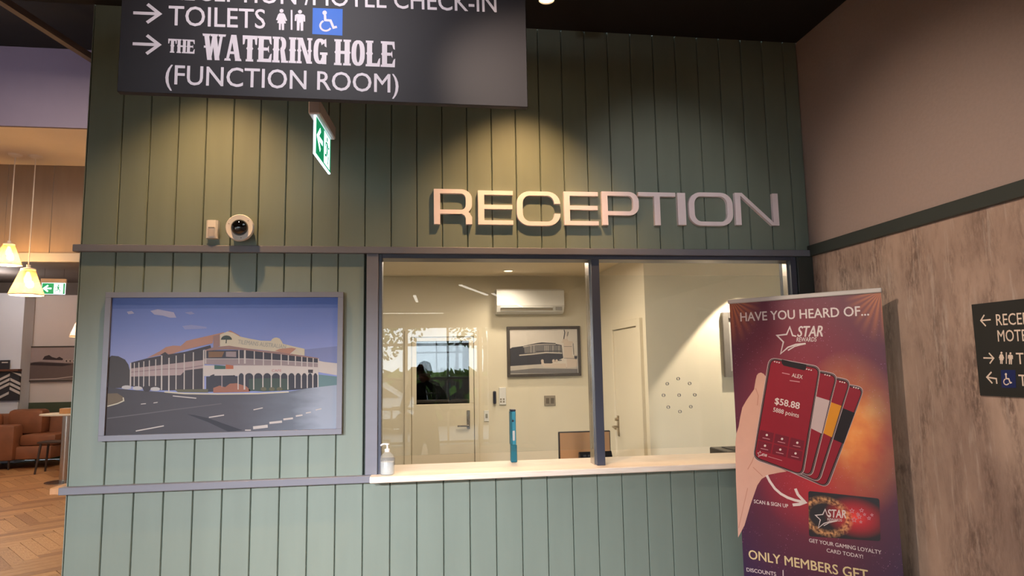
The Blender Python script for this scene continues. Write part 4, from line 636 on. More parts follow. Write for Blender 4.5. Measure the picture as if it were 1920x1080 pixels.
mat('teal', (18, 96, 112), .35, noise=.12, scale=9, stretch=(1, 1, 2))
mat('teal_light', (48, 132, 156), .35, noise=.12, scale=9)
mat('navy', (24, 30, 50), .4, noise=.1, scale=9)
mat('switch_grey', (150, 138, 120), .4, noise=.1, scale=18)
mat('switch_dark', (104, 94, 82), .4, noise=.1, scale=18)
mat('exit_green', (10, 150, 96), .5, emit=.75, noise=.04, scale=6)
mat('exit_white', (215, 238, 250), .5, emit=2.2, noise=.02, scale=6)
mat('exit_case', (196, 186, 186), .5, noise=.04, scale=10)
mat('bulb', (255, 196, 120), .4, emit=14, noise=.05, scale=20)
mat('lamp_face', (255, 214, 160), .4, emit=30, noise=.02, scale=20)
mat('led', (255, 246, 232), .4, emit=7, noise=.01, scale=20)
mat('downlight_face', (255, 232, 190), .4, emit=2.2, noise=.01, scale=20)
mat('grey_frame', (116, 110, 104), .5, noise=.1, scale=12)
mat('charcoal_frame', (70, 62, 56), .5, noise=.1, scale=12)
mat('mount', (150, 146, 140), .7, noise=.05, scale=12)
mat('asphalt', (120, 122, 126), .9, noise=.2, scale=2)
mat('hedge', (92, 120, 40), .8, noise=.4, scale=9)
mat('leaf', (96, 128, 52), .7, noise=.35, scale=5)
mat('bark', (70, 58, 48), .9, noise=.3, scale=8, stretch=(1, 1, .3))
mat('clothes', (26, 28, 36), .9, noise=.2, scale=12)
mat('skin', (186, 142, 118), .6, noise=.08, scale=12)
mat('hair', (40, 30, 24), .8, noise=.3, scale=40)
mat('lobby_white', (196, 194, 190), .8, noise=.03, scale=3)
mat('car_white', (220, 224, 228), .3, coat=.6, noise=.02, scale=3)
mat('car_glass', (30, 36, 44), .1, coat=1, noise=.05, scale=3)
mat('sanitiser', (225, 232, 235), .15, noise=.04, scale=10)
glass_mat('glass', (.97, .985, .98), .045)
glass_mat('glass_clear', (.93, .95, .95), .06, opac=.10)
glass_mat('amber_glass', (1.0, .86, .66), .06, opac=.14, rough=.1)
glass_mat('clear_gel', (.90, .93, .94), .05, opac=.32)
glass_mat('dark_glass', (.10, .11, .13), .05)
PC = dict(sign_white=(222, 214, 222), sign_cream=(220, 200, 184), sign_blue=(20, 100, 205), sign_navy=(20, 32, 84), print_white=(236, 222, 220), print_pink=(216, 150, 160), print_black=(26, 14, 20),
  print_red=(150, 22, 44), print_maroon=(120, 22, 44), print_silver=(206, 186, 186), print_silver2=(150, 120, 122), print_gold=(228, 150, 30), print_skin=(224, 178, 160), print_skin_dark=(196, 140, 120), print_cream=(236, 214, 162),
  pic_sky_dark=(96, 128, 216), pic_cloud=(196, 200, 240), pic_cloud2=(160, 172, 232), pic_haze=(140, 152, 206), pic_tree=(66, 56, 52), pic_roof=(200, 146, 122), pic_roof2=(168, 130, 122), pic_dark=(52, 40, 46), pic_dark2=(46, 44, 58),
  pic_pink=(196, 172, 170), pic_shade=(150, 124, 128), pic_white=(226, 216, 208), pic_cream=(232, 222, 194), pic_tree2=(48, 66, 54), pic_pale=(178, 182, 172), pic_mauve=(170, 152, 154), pic_brown=(140, 98, 56),
  pic_hedge=(58, 78, 66), pic_hedge2=(106, 102, 70), pic_brick=(176, 110, 84), pic_green=(48, 100, 84), pic_orange=(206, 110, 64), pic_rose=(206, 130, 130), pic_teal=(110, 146, 150), pic_island=(120, 100, 72), pic_car=(220, 216, 214),
  pic_road2=(92, 104, 116), pic_road_line=(112, 106, 110), pic_shadow=(34, 34, 48),
  bw_sky=(214, 204, 194), bw_dark=(62, 62, 70), bw_mid=(118, 114, 114), bw_light=(190, 180, 170), bw_white=(206, 188, 174), sep_sky=(150, 136, 136), sep_mid=(98, 84, 82), sep_dark=(54, 44, 46), sep_light=(170, 156, 150))
for k, v in PC.items():
    if k.startswith('pic_'): v = tuple(x * .74 for x in v)
    if k.startswith('print_'): v = tuple(x * .90 for x in v)
    mat(k, v, .5, spec=.3, noise=.05, scale=14)

def ramp_material(name, stops, axis, lo, hi, rough=.3, noise=.04):
    """a print whose colour changes along one axis of the sheet"""
    m = bpy.data.materials.new(name); m.use_nodes = True; nt = m.node_tree; N = nt.nodes; L = nt.links; b = N['Principled BSDF']; b.inputs['Roughness'].default_value = .5; b.inputs['Specular IOR Level'].default_value = .25
    tc = N.new('ShaderNodeTexCoord'); sp = N.new('ShaderNodeSeparateXYZ'); L.new(tc.outputs['Object'], sp.inputs[0])
    mr = N.new('ShaderNodeMapRange'); mr.inputs[1].default_value = lo; mr.inputs[2].default_value = hi; L.new(sp.outputs[axis], mr.inputs[0])
    n = N.new('ShaderNodeTexNoise'); n.inputs['Scale'].default_value = 5; n.inputs['Detail'].default_value = 5
    mp = N.new('ShaderNodeMapping'); mp.inputs['Scale'].default_value = (1, 1, 4); L.new(tc.outputs['Object'], mp.inputs[0]); L.new(mp.outputs[0], n.inputs['Vector'])
    ad = N.new('ShaderNodeMath'); ad.operation = 'MULTIPLY_ADD'; L.new(n.outputs[0], ad.inputs[0]); ad.inputs[1].default_value = noise * 4; L.new(mr.outputs[0], ad.inputs[2])
    cr = N.new('ShaderNodeValToRGB'); els = cr.color_ramp.elements
    while len(els) < len(stops): els.new(.5)
    for e, (p, c) in zip(els, stops): e.position = min(1, p + noise * 2); e.color = (*lin(c), 1)
    L.new(ad.outputs[0], cr.inputs[0]); L.new(cr.outputs[0], b.inputs['Base Color']); MATS[name] = m; return m
ramp_material('pic_sky', [(0, (126, 134, 176)), (.5, (100, 118, 174)), (1, (84, 106, 170))], 2, 1.75, 2.11)
ramp_material('pic_road', [(0, (52, 47, 50)), (.55, (66, 65, 72)), (.8, (88, 94, 104)), (1, (130, 138, 150))], 0, .15, 1.36)  # pale right end is glare on the sheet, put into the colour

def wallpaper():
    m = bpy.data.materials.new('rusty_wallpaper'); m.use_nodes = True; nt = m.node_tree; N = nt.nodes; L = nt.links; b = N['Principled BSDF']; b.inputs['Roughness'].default_value = .55
    tc = N.new('ShaderNodeTexCoord')
    def nz(sc, st, det=8, dist=0):
        mp = N.new('ShaderNodeMapping'); mp.inputs['Scale'].default_value = st; L.new(tc.outputs['Object'], mp.inputs[0])
        n = N.new('ShaderNodeTexNoise'); n.inputs['Scale'].default_value = sc; n.inputs['Detail'].default_value = det; n.inputs['Roughness'].default_value = .65; n.inputs['Distortion'].default_value = dist; L.new(mp.outputs[0], n.inputs['Vector']); return n
    def rp(n, p0, c0, p1, c1):
        r = N.new('ShaderNodeValToRGB'); r.color_ramp.elements[0].position = p0; r.color_ramp.elements[1].position = p1
        r.color_ramp.elements[0].color = (*c0, 1); r.color_ramp.elements[1].color = (*c1, 1); L.new(n.outputs[0], r.inputs[0]); return r
    def mix(a, b_, fac):
        x = N.new('ShaderNodeMix'); x.data_type = 'RGBA'; L.new(fac.outputs[0], x.inputs[0]); L.new(a.outputs[0] if a.bl_idname != 'ShaderNodeMix' else a.outputs[2], x.inputs[6]); L.new(b_.outputs[0], x.inputs[7]); return x
    base = rp(nz(2.2, (1, 1.2, .55)), .32, lin((134, 110, 98)), .68, lin((172, 146, 130)))
    dark = rp(nz(26, (1, 2.2, .8), 10), .2, lin((60, 44, 40)), .8, lin((92, 68, 58)))
    f1 = rp(nz(4.2, (1, 1.7, .5), 12, .5), .44, (0, 0, 0), .66, (.75, .75, .75))
    f1b = rp(nz(38, (1, 2, .6), 8), .36, (0, 0, 0), .56, (1, 1, 1))
    mul = N.new('ShaderNodeMath'); mul.operation = 'MULTIPLY'; L.new(f1.outputs[0], mul.inputs[0]); L.new(f1b.outputs[0], mul.inputs[1])
    m1 = mix(base, dark, mul)
    pale = rp(nz(30, (1, 2, .5), 6), .3, lin((176, 160, 148)), .7, lin((190, 172, 160)))
    f2 = rp(nz(7, (1, 3.5, .35), 8, .3), .56, (0, 0, 0), .70, (.6, .6, .6))
    m2 = mix(m1, pale, f2); L.new(m2.outputs[2], b.inputs['Base Color'])
    bp = N.new('ShaderNodeBump'); bp.inputs['Strength'].default_value = .15; bp.inputs['Distance'].default_value = .003; L.new(f1b.outputs[0], bp.inputs['Height']); L.new(bp.outputs[0], b.inputs['Normal'])
    MATS['rusty_wallpaper'] = m
wallpaper()

def banner_material():
    """printed ink: maroon sheet, purple edges, orange bursts, speckle. Object x = across, z = up"""
    m = bpy.data.materials.new('banner_print'); m.use_nodes = True; nt = m.node_tree; N = nt.nodes; L = nt.links; b = N['Principled BSDF']; b.inputs['Roughness'].default_value = .42
    tc = N.new('ShaderNodeTexCoord'); pos = tc.outputs['Object']
    def dist(cx, cz, sx, sz):
        mp = N.new('ShaderNodeMapping'); mp.inputs['Location'].default_value = (-cx * sx, 0, -cz * sz); mp.inputs['Scale'].default_value = (sx, 0, sz); L.new(pos, mp.inputs[0])
        ln = N.new('ShaderNodeVectorMath'); ln.operation = 'LENGTH'; L.new(mp.outputs[0], ln.inputs[0]); return ln.outputs['Value']
    def ramp(v, stops):
        r = N.new('ShaderNodeValToRGB'); els = r.color_ramp.elements
        while len(els) < len(stops): els.new(.5)
        for e, (p, c) in zip(els, stops): e.position = p; e.color = (*c, 1)
        L.new(v, r.inputs[0]); return r.outputs[0]
    def mix(a, c, f):
        x = N.new('ShaderNodeMix'); x.data_type = 'RGBA'; L.new(f, x.inputs[0]); L.new(a, x.inputs[6])
        if isinstance(c, tuple): x.inputs[7].default_value = (*c, 1)
        else: L.new(c, x.inputs[7])
        return x.outputs[2]
    k = lambda v: (v, v, v)
    base = ramp(dist(.40, 1.45, 1.6, .85), [(0, lin((138, 20, 40))), (.4, lin((112, 22, 46))), (.75, lin((72, 20, 50))), (1, lin((44, 20, 62)))])
    mg = ramp(dist(.61, 1.32, 3.6, 2.3), [(0, k(1)), (.3, k(.85)), (.6, k(.35)), (1, k(0))])
    n = N.new('ShaderNodeTexNoise'); n.inputs['Scale'].default_value = 5; n.inputs['Detail'].default_value = 4; L.new(pos, n.inputs['Vector'])
    fl = ramp(n.outputs[0], [(.3, lin((206, 96, 40))), (.5, lin((228, 140, 60))), (.7, lin((240, 184, 104)))])
    c1 = mix(base, fl, mg)
    red = ramp(dist(.42, 1.04, 3.0, 3.4), [(0, k(.9)), (1, k(0))]); c1 = mix(c1, lin((176, 26, 34)), red)
    for cx, cz in ((0, 2.07), (.80, 2.05)):
        cg = ramp(dist(cx, cz, 5.5, 3.6), [(0, k(.9)), (.5, k(.45)), (1, k(0))])
        mp = N.new('ShaderNodeMapping'); mp.inputs['Location'].default_value = (-cx, 0, -cz); L.new(pos, mp.inputs[0])
        gr = N.new('ShaderNodeTexGradient'); gr.gradient_type = 'RADIAL'
        mq = N.new('ShaderNodeMapping'); mq.inputs['Rotation'].default_value = (pi / 2, 0, 0); L.new(mp.outputs[0], mq.inputs[0]); L.new(mq.outputs[0], gr.inputs[0])
        wv = N.new('ShaderNodeMath'); wv.operation = 'MULTIPLY'; wv.inputs[1].default_value = 170; L.new(gr.outputs['Fac'], wv.inputs[0])
        sn = N.new('ShaderNodeMath'); sn.operation = 'SINE'; L.new(wv.outputs[0], sn.inputs[0])
        ab = N.new('ShaderNodeMath'); ab.operation = 'MULTIPLY_ADD'; ab.inputs[1].default_value = .3; ab.inputs[2].default_value = .6; L.new(sn.outputs[0], ab.inputs[0])
        mm = N.new('ShaderNodeMath'); mm.operation = 'MULTIPLY'; L.new(cg, mm.inputs[0]); L.new(ab.outputs[0], mm.inputs[1])
        c1 = mix(c1, lin((206, 120, 64)), mm.outputs[0])
    vo = N.new('ShaderNodeTexVoronoi'); vo.inputs['Scale'].default_value = 75; L.new(pos, vo.inputs['Vector'])
    sp = ramp(vo.outputs['Distance'], [(.06, k(1)), (.13, k(0))])
    n2 = N.new('ShaderNodeTexNoise'); n2.inputs['Scale'].default_value = 5; L.new(pos, n2.inputs['Vector']); sm = ramp(n2.outputs[0], [(.42, k(0)), (.62, k(.8))])
    pm = N.new('ShaderNodeMath'); pm.operation = 'MULTIPLY'; L.new(sp, pm.inputs[0]); L.new(sm, pm.inputs[1]); c1 = mix(c1, lin((214, 150, 190)), pm.outputs[0])
    L.new(c1, b.inputs['Base Color']); MATS['banner_print'] = m
    m = m.copy(); m.name = 'print_card'; MATS['print_card'] = m
banner_material()
def card_material():
    m = bpy.data.materials.new('print_card'); m.use_nodes = True; nt = m.node_tree; N = nt.nodes; L = nt.links; b = N['Principled BSDF']; b.inputs['Roughness'].default_value = .4
    tc = N.new('ShaderNodeTexCoord')
    def dist(cx, cz, sx, sz):
        mp = N.new('ShaderNodeMapping'); mp.inputs['Location'].default_value = (-cx * sx, 0, -cz * sz); mp.inputs['Scale'].default_value = (sx, 0, sz); L.new(tc.outputs['Object'], mp.inputs[0])
        ln = N.new('ShaderNodeVectorMath'); ln.operation = 'LENGTH'; L.new(mp.outputs[0], ln.inputs[0]); return ln.outputs['Value']
    def ramp(v, stops):
        r = N.new('ShaderNodeValToRGB'); els = r.color_ramp.elements
        while len(els) < len(stops): els.new(.5)
        for e, (p, c) in zip(els, stops): e.position = p; e.color = (*c, 1)
        L.new(v, r.inputs[0]); return r.outputs[0]
    a = ramp(dist(CARD[0] + (CARD[2] - CARD[0]) * .66, (CARD[1] + CARD[3]) / 2 + .01, 6.5, 9.5), [(0, lin((236, 60, 50))), (.4, lin((176, 20, 34))), (1, lin((18, 8, 14)))])
    ring = ramp(dist(CARD[0] + (CARD[2] - CARD[0]) * .26, (CARD[1] + CARD[3]) / 2 - .005, 5.2, 6.6), [(.42, (0, 0, 0)), (.56, (.8, .8, .8)), (.72, (0, 0, 0))])
    n = N.new('ShaderNodeTexNoise'); n.inputs['Scale'].default_value = 60; L.new(tc.outputs['Object'], n.inputs['Vector'])
    g = ramp(n.outputs[0], [(.4, lin((96, 50, 20))), (.6, lin((232, 170, 110)))])
    x = N.new('ShaderNodeMix'); x.data_type = 'RGBA'; L.new(ring, x.inputs[0]); L.new(a, x.inputs[6]); L.new(g, x.inputs[7]); L.new(x.outputs[2], b.inputs['Base Color']); MATS['print_card'] = m
_c = [e for e in PRINTS['banner'] if e[1] == 'card_picture' and e[2] == 'print_card'][0][4]
CARD = (min(p[0] for p in _c), min(p[1] for p in _c), max(p[0] for p in _c), max(p[1] for p in _c))
card_material()

# ================================================================ STRUCTURE
XC = 4.298            # corner of green wall and right wall
X0 = -.03             # free end of the green wall
ZC = 3.80
MB().box(-8.4, 5.6, -11.3, 11.3, -.12, -.0125).obj('floor', 'dado_green', **ST)
floor = bpy.data.objects['floor']
# --- herringbone floor: nearest visible planks single, the rest joined
mat('plank_oak', (192, 144, 98), .42, noise=.2, scale=7, stretch=(2, 14, 1), rgb2=(158, 112, 72))
mat('plank_light', (206, 162, 114), .42, noise=.2, scale=7, stretch=(2, 14, 1), rgb2=(178, 122, 76))
mat('plank_dark', (168, 122, 80), .42, noise=.2, scale=7, stretch=(2, 14, 1), rgb2=(136, 86, 52))
PL, PW = .72, .12
pm = {}
for i, mn in enumerate(('plank_oak', 'plank_light', 'plank_dark')):
    for r_ in (1, -1):
        pass
    pm[mn] = MB().box(0, PL - .003, 0, PW - .003, -.012, 0).mesh('plank', mn)
near = []; rest = {k: MB() for k in pm}
rot = math.radians(38)
cr_, sr_ = math.cos(rot), math.sin(rot)
cells = []
n = int(round(PL / PW))
for a in range(-170, 170):
    for b_ in range(-22, 22):
        # horizontal plank and vertical plank of the herringbone lattice
        ux = a * PW + b_ * 2 * PL * 0 ; 
        hx = a * PW + b_ * PL * 2; hy = a * PW
        cells.append((hx, hy, 0)); cells.append((hx + PL, hy - PL + PW, 1))
for (hx, hy, v) in cells:
    cx = hx + (PW / 2 if v else PL / 2); cy = hy + (PL / 2 if v else PW / 2)
    wx = cx * cr_ - cy * sr_; wy = cx * sr_ + cy * cr_
    if not (-8.2 < wx < 4.1 and -10.9 < wy < 10.7): continue
    if -8.2 < wx and wx > .1 and wy > .1: continue
    # the wedge seen past the wall end
    vis = wy > 1.2 and (-1.95 * 1 - (wy - 1.2) * .0) > -99 and (1.794 + (wy + 3.949) * -.735 < wx < 1.794 + (wy + 3.949) * -.445)
    mn = random.choice(('plank_oak', 'plank_oak', 'plank_light', 'plank_dark'))
    if v: M = Matrix.Translation((hx * cr_ - hy * sr_, hx * sr_ + hy * cr_, 0)) @ Matrix.Rotation(rot + pi / 2, 4, 'Z') @ Matrix.Translation((0, -PW, 0))
    else: M = Matrix.Translation((hx * cr_ - hy * sr_, hx * sr_ + hy * cr_, 0)) @ Matrix.Rotation(rot, 4, 'Z')
    if vis: near.append(((wy), M, mn))
    else:
        rest[mn].add([M @ Vector(p) for p in ((0, 0, 0), (PL - .003, 0, 0), (PL - .003, PW - .003, 0), (0, PW - .003, 0), (0, 0, -.012), (PL - .003, 0, -.012), (PL - .003, PW - .003, -.012), (0, PW - .003, -.012))], [(0, 1, 2, 3), (0, 4, 5, 1), (1, 5, 6, 2), (2, 6, 7, 3), (3, 7, 4, 0)])
near.sort(key=lambda t: t[0])
for k, (d_, M, mn) in enumerate(near):
    if k < 290:
        o = put('plank', pm[mn], floor); o.matrix_basis = M
    else:
        rest[mn].add([M @ Vector(p) for p in ((0, 0, 0), (PL - .003, 0, 0), (PL - .003, PW - .003, 0), (0, PW - .003, 0))], [(0, 1, 2, 3)])
for mn, mb in rest.items(): mb.obj('herringbone_planks', mn, floor, kind='stuff')

# --- green boarded wall
wall = empty('wall_back', (X0, 0, 0), **ST)
core = MB()
core.box(X0, XC, .02, .12, 0, 1.07).box(X0, 1.52, .02, .12, 1.07, 2.36).box(X0, 5.96, .02, .12, 2.36, ZC + .05).box(4.20, 5.96, .02, .12, 1.07, 2.36).box(XC, 5.96, .02, .12, 0, 1.07)
core.obj('wall_core', 'groove_dark', wall)
def board(x0, x1, z0, z1):
    c = .004; g = .0012
    MB().prism([(x0 + g, .02), (x0 + g, c + .002), (x0 + g + c, 0), (x1 - g - c, 0), (x1 - g, c + .002), (x1 - g, .02)], z0, z1, 'z').obj('board', 'green_board', wall)
for k in range(29):
    a = k * .15 if k else X0; b_ = min((k + 1) * .15, XC)
    board(a, b_, 2.39, ZC); board(a, b_, 0, 1.075)
for k in range(10): board(k * .15 if k else X0, (k + 1) * .15, 1.10, 2.37)
MB().box(X0 - .004, X0, .0, .12, 0, ZC).obj('end_cap', 'green_board', wall)
# rails around the boards
MB().box(-.06, XC - .001, -.03, .021, 2.36, 2.400, .003).obj('trim_1', 'blue_grey_trim', **ST)
t2 = empty('trim_2', (0, 0, 1.09), **ST)
MB().box(-.055, 1.575, -.04, .018, 1.067, 1.106, .003).obj('rail', 'blue_grey_trim', t2)
MB().box(-.10, X0 - .004, -.035, .12, 1.070, 1.105, .003).obj('rail_end', 'raw_timber', t2)
MB().box(1.512, 1.580, -.022, .018, 1.106, 2.36, .003).obj('trim_3', 'blue_grey_trim', **ST)
MB().box(4.190, XC - .001, -.022, .018, 1.10, 2.36, .003).obj('trim_4', 'green_black_trim', **ST)
# --- glazed hatch
win = empty('window_1', (2.87, .05, 1.1), **ST)
MB().box(1.580, 1.600, -.010, .13, 1.10, 2.36, .002).obj('jamb', 'dark_frame', win)
MB().box(4.150, 4.190, -.010, .13, 1.10, 2.36, .002).obj('jamb', 'dark_frame', win)
MB().box(1.600, 4.150, -.010, .13, 2.335, 2.36, .002).obj('head', 'dark_frame', win)
mu = MB().box(2.850, 2.900, -.005, .125, 1.108, 2.335, .002).obj('mullion', 'dark_frame', win)
MB().box(2.842, 2.850, .03, .12, 1.108, 2.335).obj('mullion_strip', 'steel', win)
MB().box(4.138, 4.150, .02, .07, 1.108, 2.335).obj('mullion_strip', 'steel', win)
for a, b_, z0 in ((1.602, 2.842, 1.197), (2.902, 4.138, 1.187)):
    MB().box(a, b_, .055, .065, z0, 2.245, .001).obj('pane', 'glass', win)
RINGS = [(3.3977, 1.6034), (3.4701, 1.5729), (3.5003, 1.5024), (3.4708, 1.4309), (3.3996, 1.403), (3.3258, 1.4318), (3.2987, 1.5043), (3.3256, 1.574), (3.3987, 1.5029)]
for x, z in RINGS:
    M = Matrix.Translation((x, .0545, z)) @ Matrix.Rotation(pi / 2, 4, 'X')
    MB().lathe([(.0075, -.011), (.0075, .0005), (.0088, .0012), (.0100, .0005), (.0100, -.011)], M, 16, False).obj('speaking_hole', 'mount', win, smooth=True)
# --- counter
ct = thing('service_counter', (2.9, .1, 1.08), 'pale timber service counter shelf under the reception window', 'counter')
MB().box(1.543, 4.10, -.105, .34, 1.074, 1.108, .004).obj('worktop', 'counter_wood', ct)
MB().box(1.6, 4.1, .121, .30, 1.02, 1.074).obj('support_batten', 'cream_wall', ct)

# --- ceilings
cl = MB().box(-3.7, XC, -2.28, 0.0, ZC, ZC + .08).obj('ceiling', 'black_ceiling', **ST)
MB().box(-3.7, XC + .05, -2.36, -2.28, 2.82, ZC + .08).obj('added_baffle', 'black_ceiling', **ST)  # unseen drop beam, added to keep daylight off the upper boards
MB().box(-3.7, XC + .05, -11.2, -2.36, 2.9, 2.98).obj('ceiling_lobby', 'lobby_white', **ST)
MB().box(-8.3, X0, 0, 6.0, 6.3, 6.4).obj('ceiling_bistro', 'black_ceiling', **ST)
MB().box(-8.3, X0, -.06, 0, ZC + .08, 6.4).obj('wall_upper', 'black_ceiling', **ST)
MB().box(X0, X0 + .1, 0.12, 11.2, 0, 6.4).obj('wall_partition', 'cool_wall', **ST)
MB().box(-8.4, -8.3, -1.1, 11.2, 0, 6.4).obj('wall_left', 'cool_wall', **ST)
MB().box(-8.4, -3.7, -1.2, -1.1, 0, 6.4).obj('wall_return', 'cool_wall', **ST)
MB().box(-3.8, -3.7, -11.2, -4.0, 2.10, 3.9).box(-3.8, -3.7, -4.0, -1.1, 0, 6.4).obj('wall_left_upper', 'lobby_white', **ST)
w3 = empty('added_window', (-3.75, -5.5, 0), **ST)  # unseen side glazing, added to bring daylight onto the green wall
for k in range(7): MB().box(-3.79, -3.70, -11.15 + k * 1.17, -11.05 + k * 1.17, 0, 2.10, .004).obj('mullion', 'lobby_white', w3)
for z in (.05, 2.06): MB().box(-3.78, -3.71, -11.1, -4.0, z - .04, z + .04, .004).obj('transom', 'lobby_white', w3)
for k in range(6): MB().box(-3.75, -3.74, -11.05 + k * 1.17, -9.98 + k * 1.17, .08, 2.03).obj('pane', 'glass', w3)
# --- right wall
MB().box(XC, XC + .06, -11.2, .02, 0, 2.36).obj('wall_right_lower', 'rusty_wallpaper', **ST)
MB().box(XC, XC + .06, -11.2, .02, 2.43, 3.86).obj('wall_right_upper', 'taupe_paint', **ST)
MB().box(XC - .022, XC + .06, -11.2, .0, 2.36, 2.43, .003).obj('trim_5', 'green_black_trim', **ST)
# --- reception office behind the glass
MB().box(X0 + .1, 5.96, .12, 4.3, 2.80, 2.86).obj('ceiling_office', 'office_ceiling', **ST)
MB().box(3.0, 4.06, 4.25, 4.32, 0, 2.8).box(2.60, 3.0, 4.25, 4.32, 0, 2.8).box(1.60, 2.6, 4.25, 4.32, 2.14, 2.8).box(1.60, 1.66, 4.25, 4.32, 0, 2.14).box(2.55, 2.6, 4.25, 4.32, 0, 2.14).box(.07, 1.60, 4.25, 4.32, 0, 2.8).obj('wall_office_back', 'cream_wall', **ST)
MB().box(4.0, 4.06, 2.33, 4.25, 0, 2.8).obj('wall_office_side', 'cream_wall', **ST)
MB().box(4.06, 5.96, 2.33, 2.39, 0, 2.8).obj('wall_office_corner', 'cream_wall', **ST)
MB().box(5.90, 5.96, .12, 2.33, 0, 2.8).obj('wall_office_right', 'cream_wall', **ST)
# dark corridor behind the half-glazed office door
MB().box(1.3, 2.9, 5.6, 5.66, 0, 2.8).box(1.24, 1.3, 4.32, 5.66, 0, 2.8).box(2.9, 2.96, 4.32, 5.66, 0, 2.8).box(1.24, 2.96, 4.32, 5.66, 2.8, 2.86).obj('wall_corridor', 'cream_wall', **ST)
# office back door, half glazed
dr = empty('door_1', (2.1, 4.24, 0), **ST)
MB().box(1.66, 1.74, 4.22, 4.30, 0, 2.14, .004).box(2.49, 2.55, 4.22, 4.30, 0, 2.14, .004).box(1.74, 2.49, 4.22, 4.30, 2.06, 2.14, .004).obj('door_frame', 'door_cream', dr)
MB().box(1.745, 2.485, 4.235, 4.275, .01, 1.26, .004).box(1.745, 1.80, 4.235, 4.275, 1.26, 2.055, .004).box(2.43, 2.485, 4.235, 4.275, 1.26, 2.055, .004).box(1.80, 2.43, 4.235, 4.275, 2.01, 2.055, .004).obj('door_leaf', 'door_cream', dr)
MB().box(1.80, 2.43, 4.25, 4.26, 1.26, 2.01).obj('door_glass', 'dark_glass', dr)
hd = MB().box(2.395, 2.435, 4.222, 4.235, .96, 1.18, .004).obj('lock_plate', 'steel', dr)
MB().tube([(2.41, 4.222, 1.0), (2.41, 4.17, 1.0), (2.28, 4.165, 1.0)], .011).obj('lever_handle', 'steel', dr, smooth=True)
# office side door
d2 = empty('door_2', (3.99, 2.9, 0), **ST)
MB().box(3.965, 4.01, 3.36, 3.44, 0, 2.15, .004).box(3.965, 4.01, 2.42, 2.53, 0, 2.15, .004).box(3.965, 4.01, 2.53, 3.36, 2.075, 2.15, .004).obj('door_frame', 'door_cream', d2)
MB().box(3.985, 4.005, 2.532, 3.358, .01, 2.066, .003).obj('door_leaf', 'door_cream', d2)
MB().box(3.975, 3.985, 3.26, 3.31, .92, 1.14, .003).obj('lock_plate', 'brass_steel', d2)
MB().tube([(3.98, 3.29, 1.02), (3.92, 3.29, 1.02), (3.915, 3.17, 1.01)], .012).tube([(3.98, 3.285, 1.10), (3.945, 3.285, 1.10)], .016).obj('lever_handle', 'brass_steel', d2, smooth=True)

# --- street front behind the camera (seen mirrored in the glass)
mat('lobby_ceiling', (92, 90, 90), .9, noise=.05, scale=3)
bpy.data.objects['ceiling_lobby'].data.materials[0] = MATS['lobby_ceiling']
wf = empty('wall_front', (0, -11, 0), **ST)
MB().box(3.45, XC + .06, -11.2, -11.05, 0, 2.9).box(-3.7, 3.45, -11.2, -11.05, 2.62, 2.9).obj('wall_pier', 'lobby_white', wf)
sh = empty('window_2', (0, -11.1, 0), **ST)
fr = MB(); xs = [-3.6, -2.5, -1.4, -.3, .45, 1.01, 1.56, 2.50, 3.21, 3.45]
for x in xs:
    w_ = .11 if x in (1.56, 3.21, 3.45) else .045
    MB().box(x - w_ / 2, x + w_ / 2, -11.16, -11.04, 0, 2.62, .004).obj('mullion', 'lobby_white', sh)
for z in (.06, .80, 1.45, 2.2, 2.60):
    MB().box(-3.6, 3.45, -11.13, -11.07, z - .03, z + .03, .004).obj('transom', 'lobby_white', sh)
for a, b_ in zip(xs, xs[1:]): MB().box(a + .02, b_ - .02, -11.105, -11.095, .05, 2.6).obj('pane', 'glass', sh)
MB().tube([(1.42, -11.0, .85), (1.30, -10.93, .85), (1.27, -10.93, .80), (1.27, -10.93, .42), (1.30, -10.93, .36), (1.42, -11.0, .36)], .025, 8).obj('pull_handle', 'steel', sh, smooth=True)

# --- bistro beyond the wall end
MB().box(-8.3, X0, 6.0, 6.05, 4.85 + .29, 6.35).obj('wall_bulkhead_upper', 'mauve_panel', **ST)
MB().box(-8.3, X0, 6.05, 7.95, 5.14, 5.2).obj('ceiling_soffit', 'soffit', **ST)
wb = empty('wall_tan', (-4, 7.9, 4), **ST)
for k in range(12):
    MB().box(-8.3 + k * .69 + .006, -8.3 + (k + 1) * .69, 7.90, 7.95, 3.66, 5.14, .003).obj('panel', 'tan_panel', wb)
MB().box(-8.3, X0, 7.88, 7.96, 3.52, 3.66).obj('trim_6', 'grey_blue_band', **ST)
MB().box(-8.3, X0, 7.96, 11.1, 3.56, 3.64).obj('ceiling_lounge', 'lounge_ceiling', **ST)
MB().box(-8.3, X0, 11.0, 11.1, 1.125, 3.30).obj('wall_far', 'white_wall', **ST)
MB().box(-8.3, X0, 11.0, 11.1, 3.30, 3.6).obj('wall_far_upper', 'lounge_ceiling', **ST)
MB().box(-8.3, X0, 10.98, 11.1, 0, 1.125).obj('wall_far_dado', 'dado_green', **ST)
MB().tube([(-3.7, 1.5, 6.1), (-2.4, 5.9, 5.9)], .06, 4).obj('trim_7', 'dark_timber', **ST)

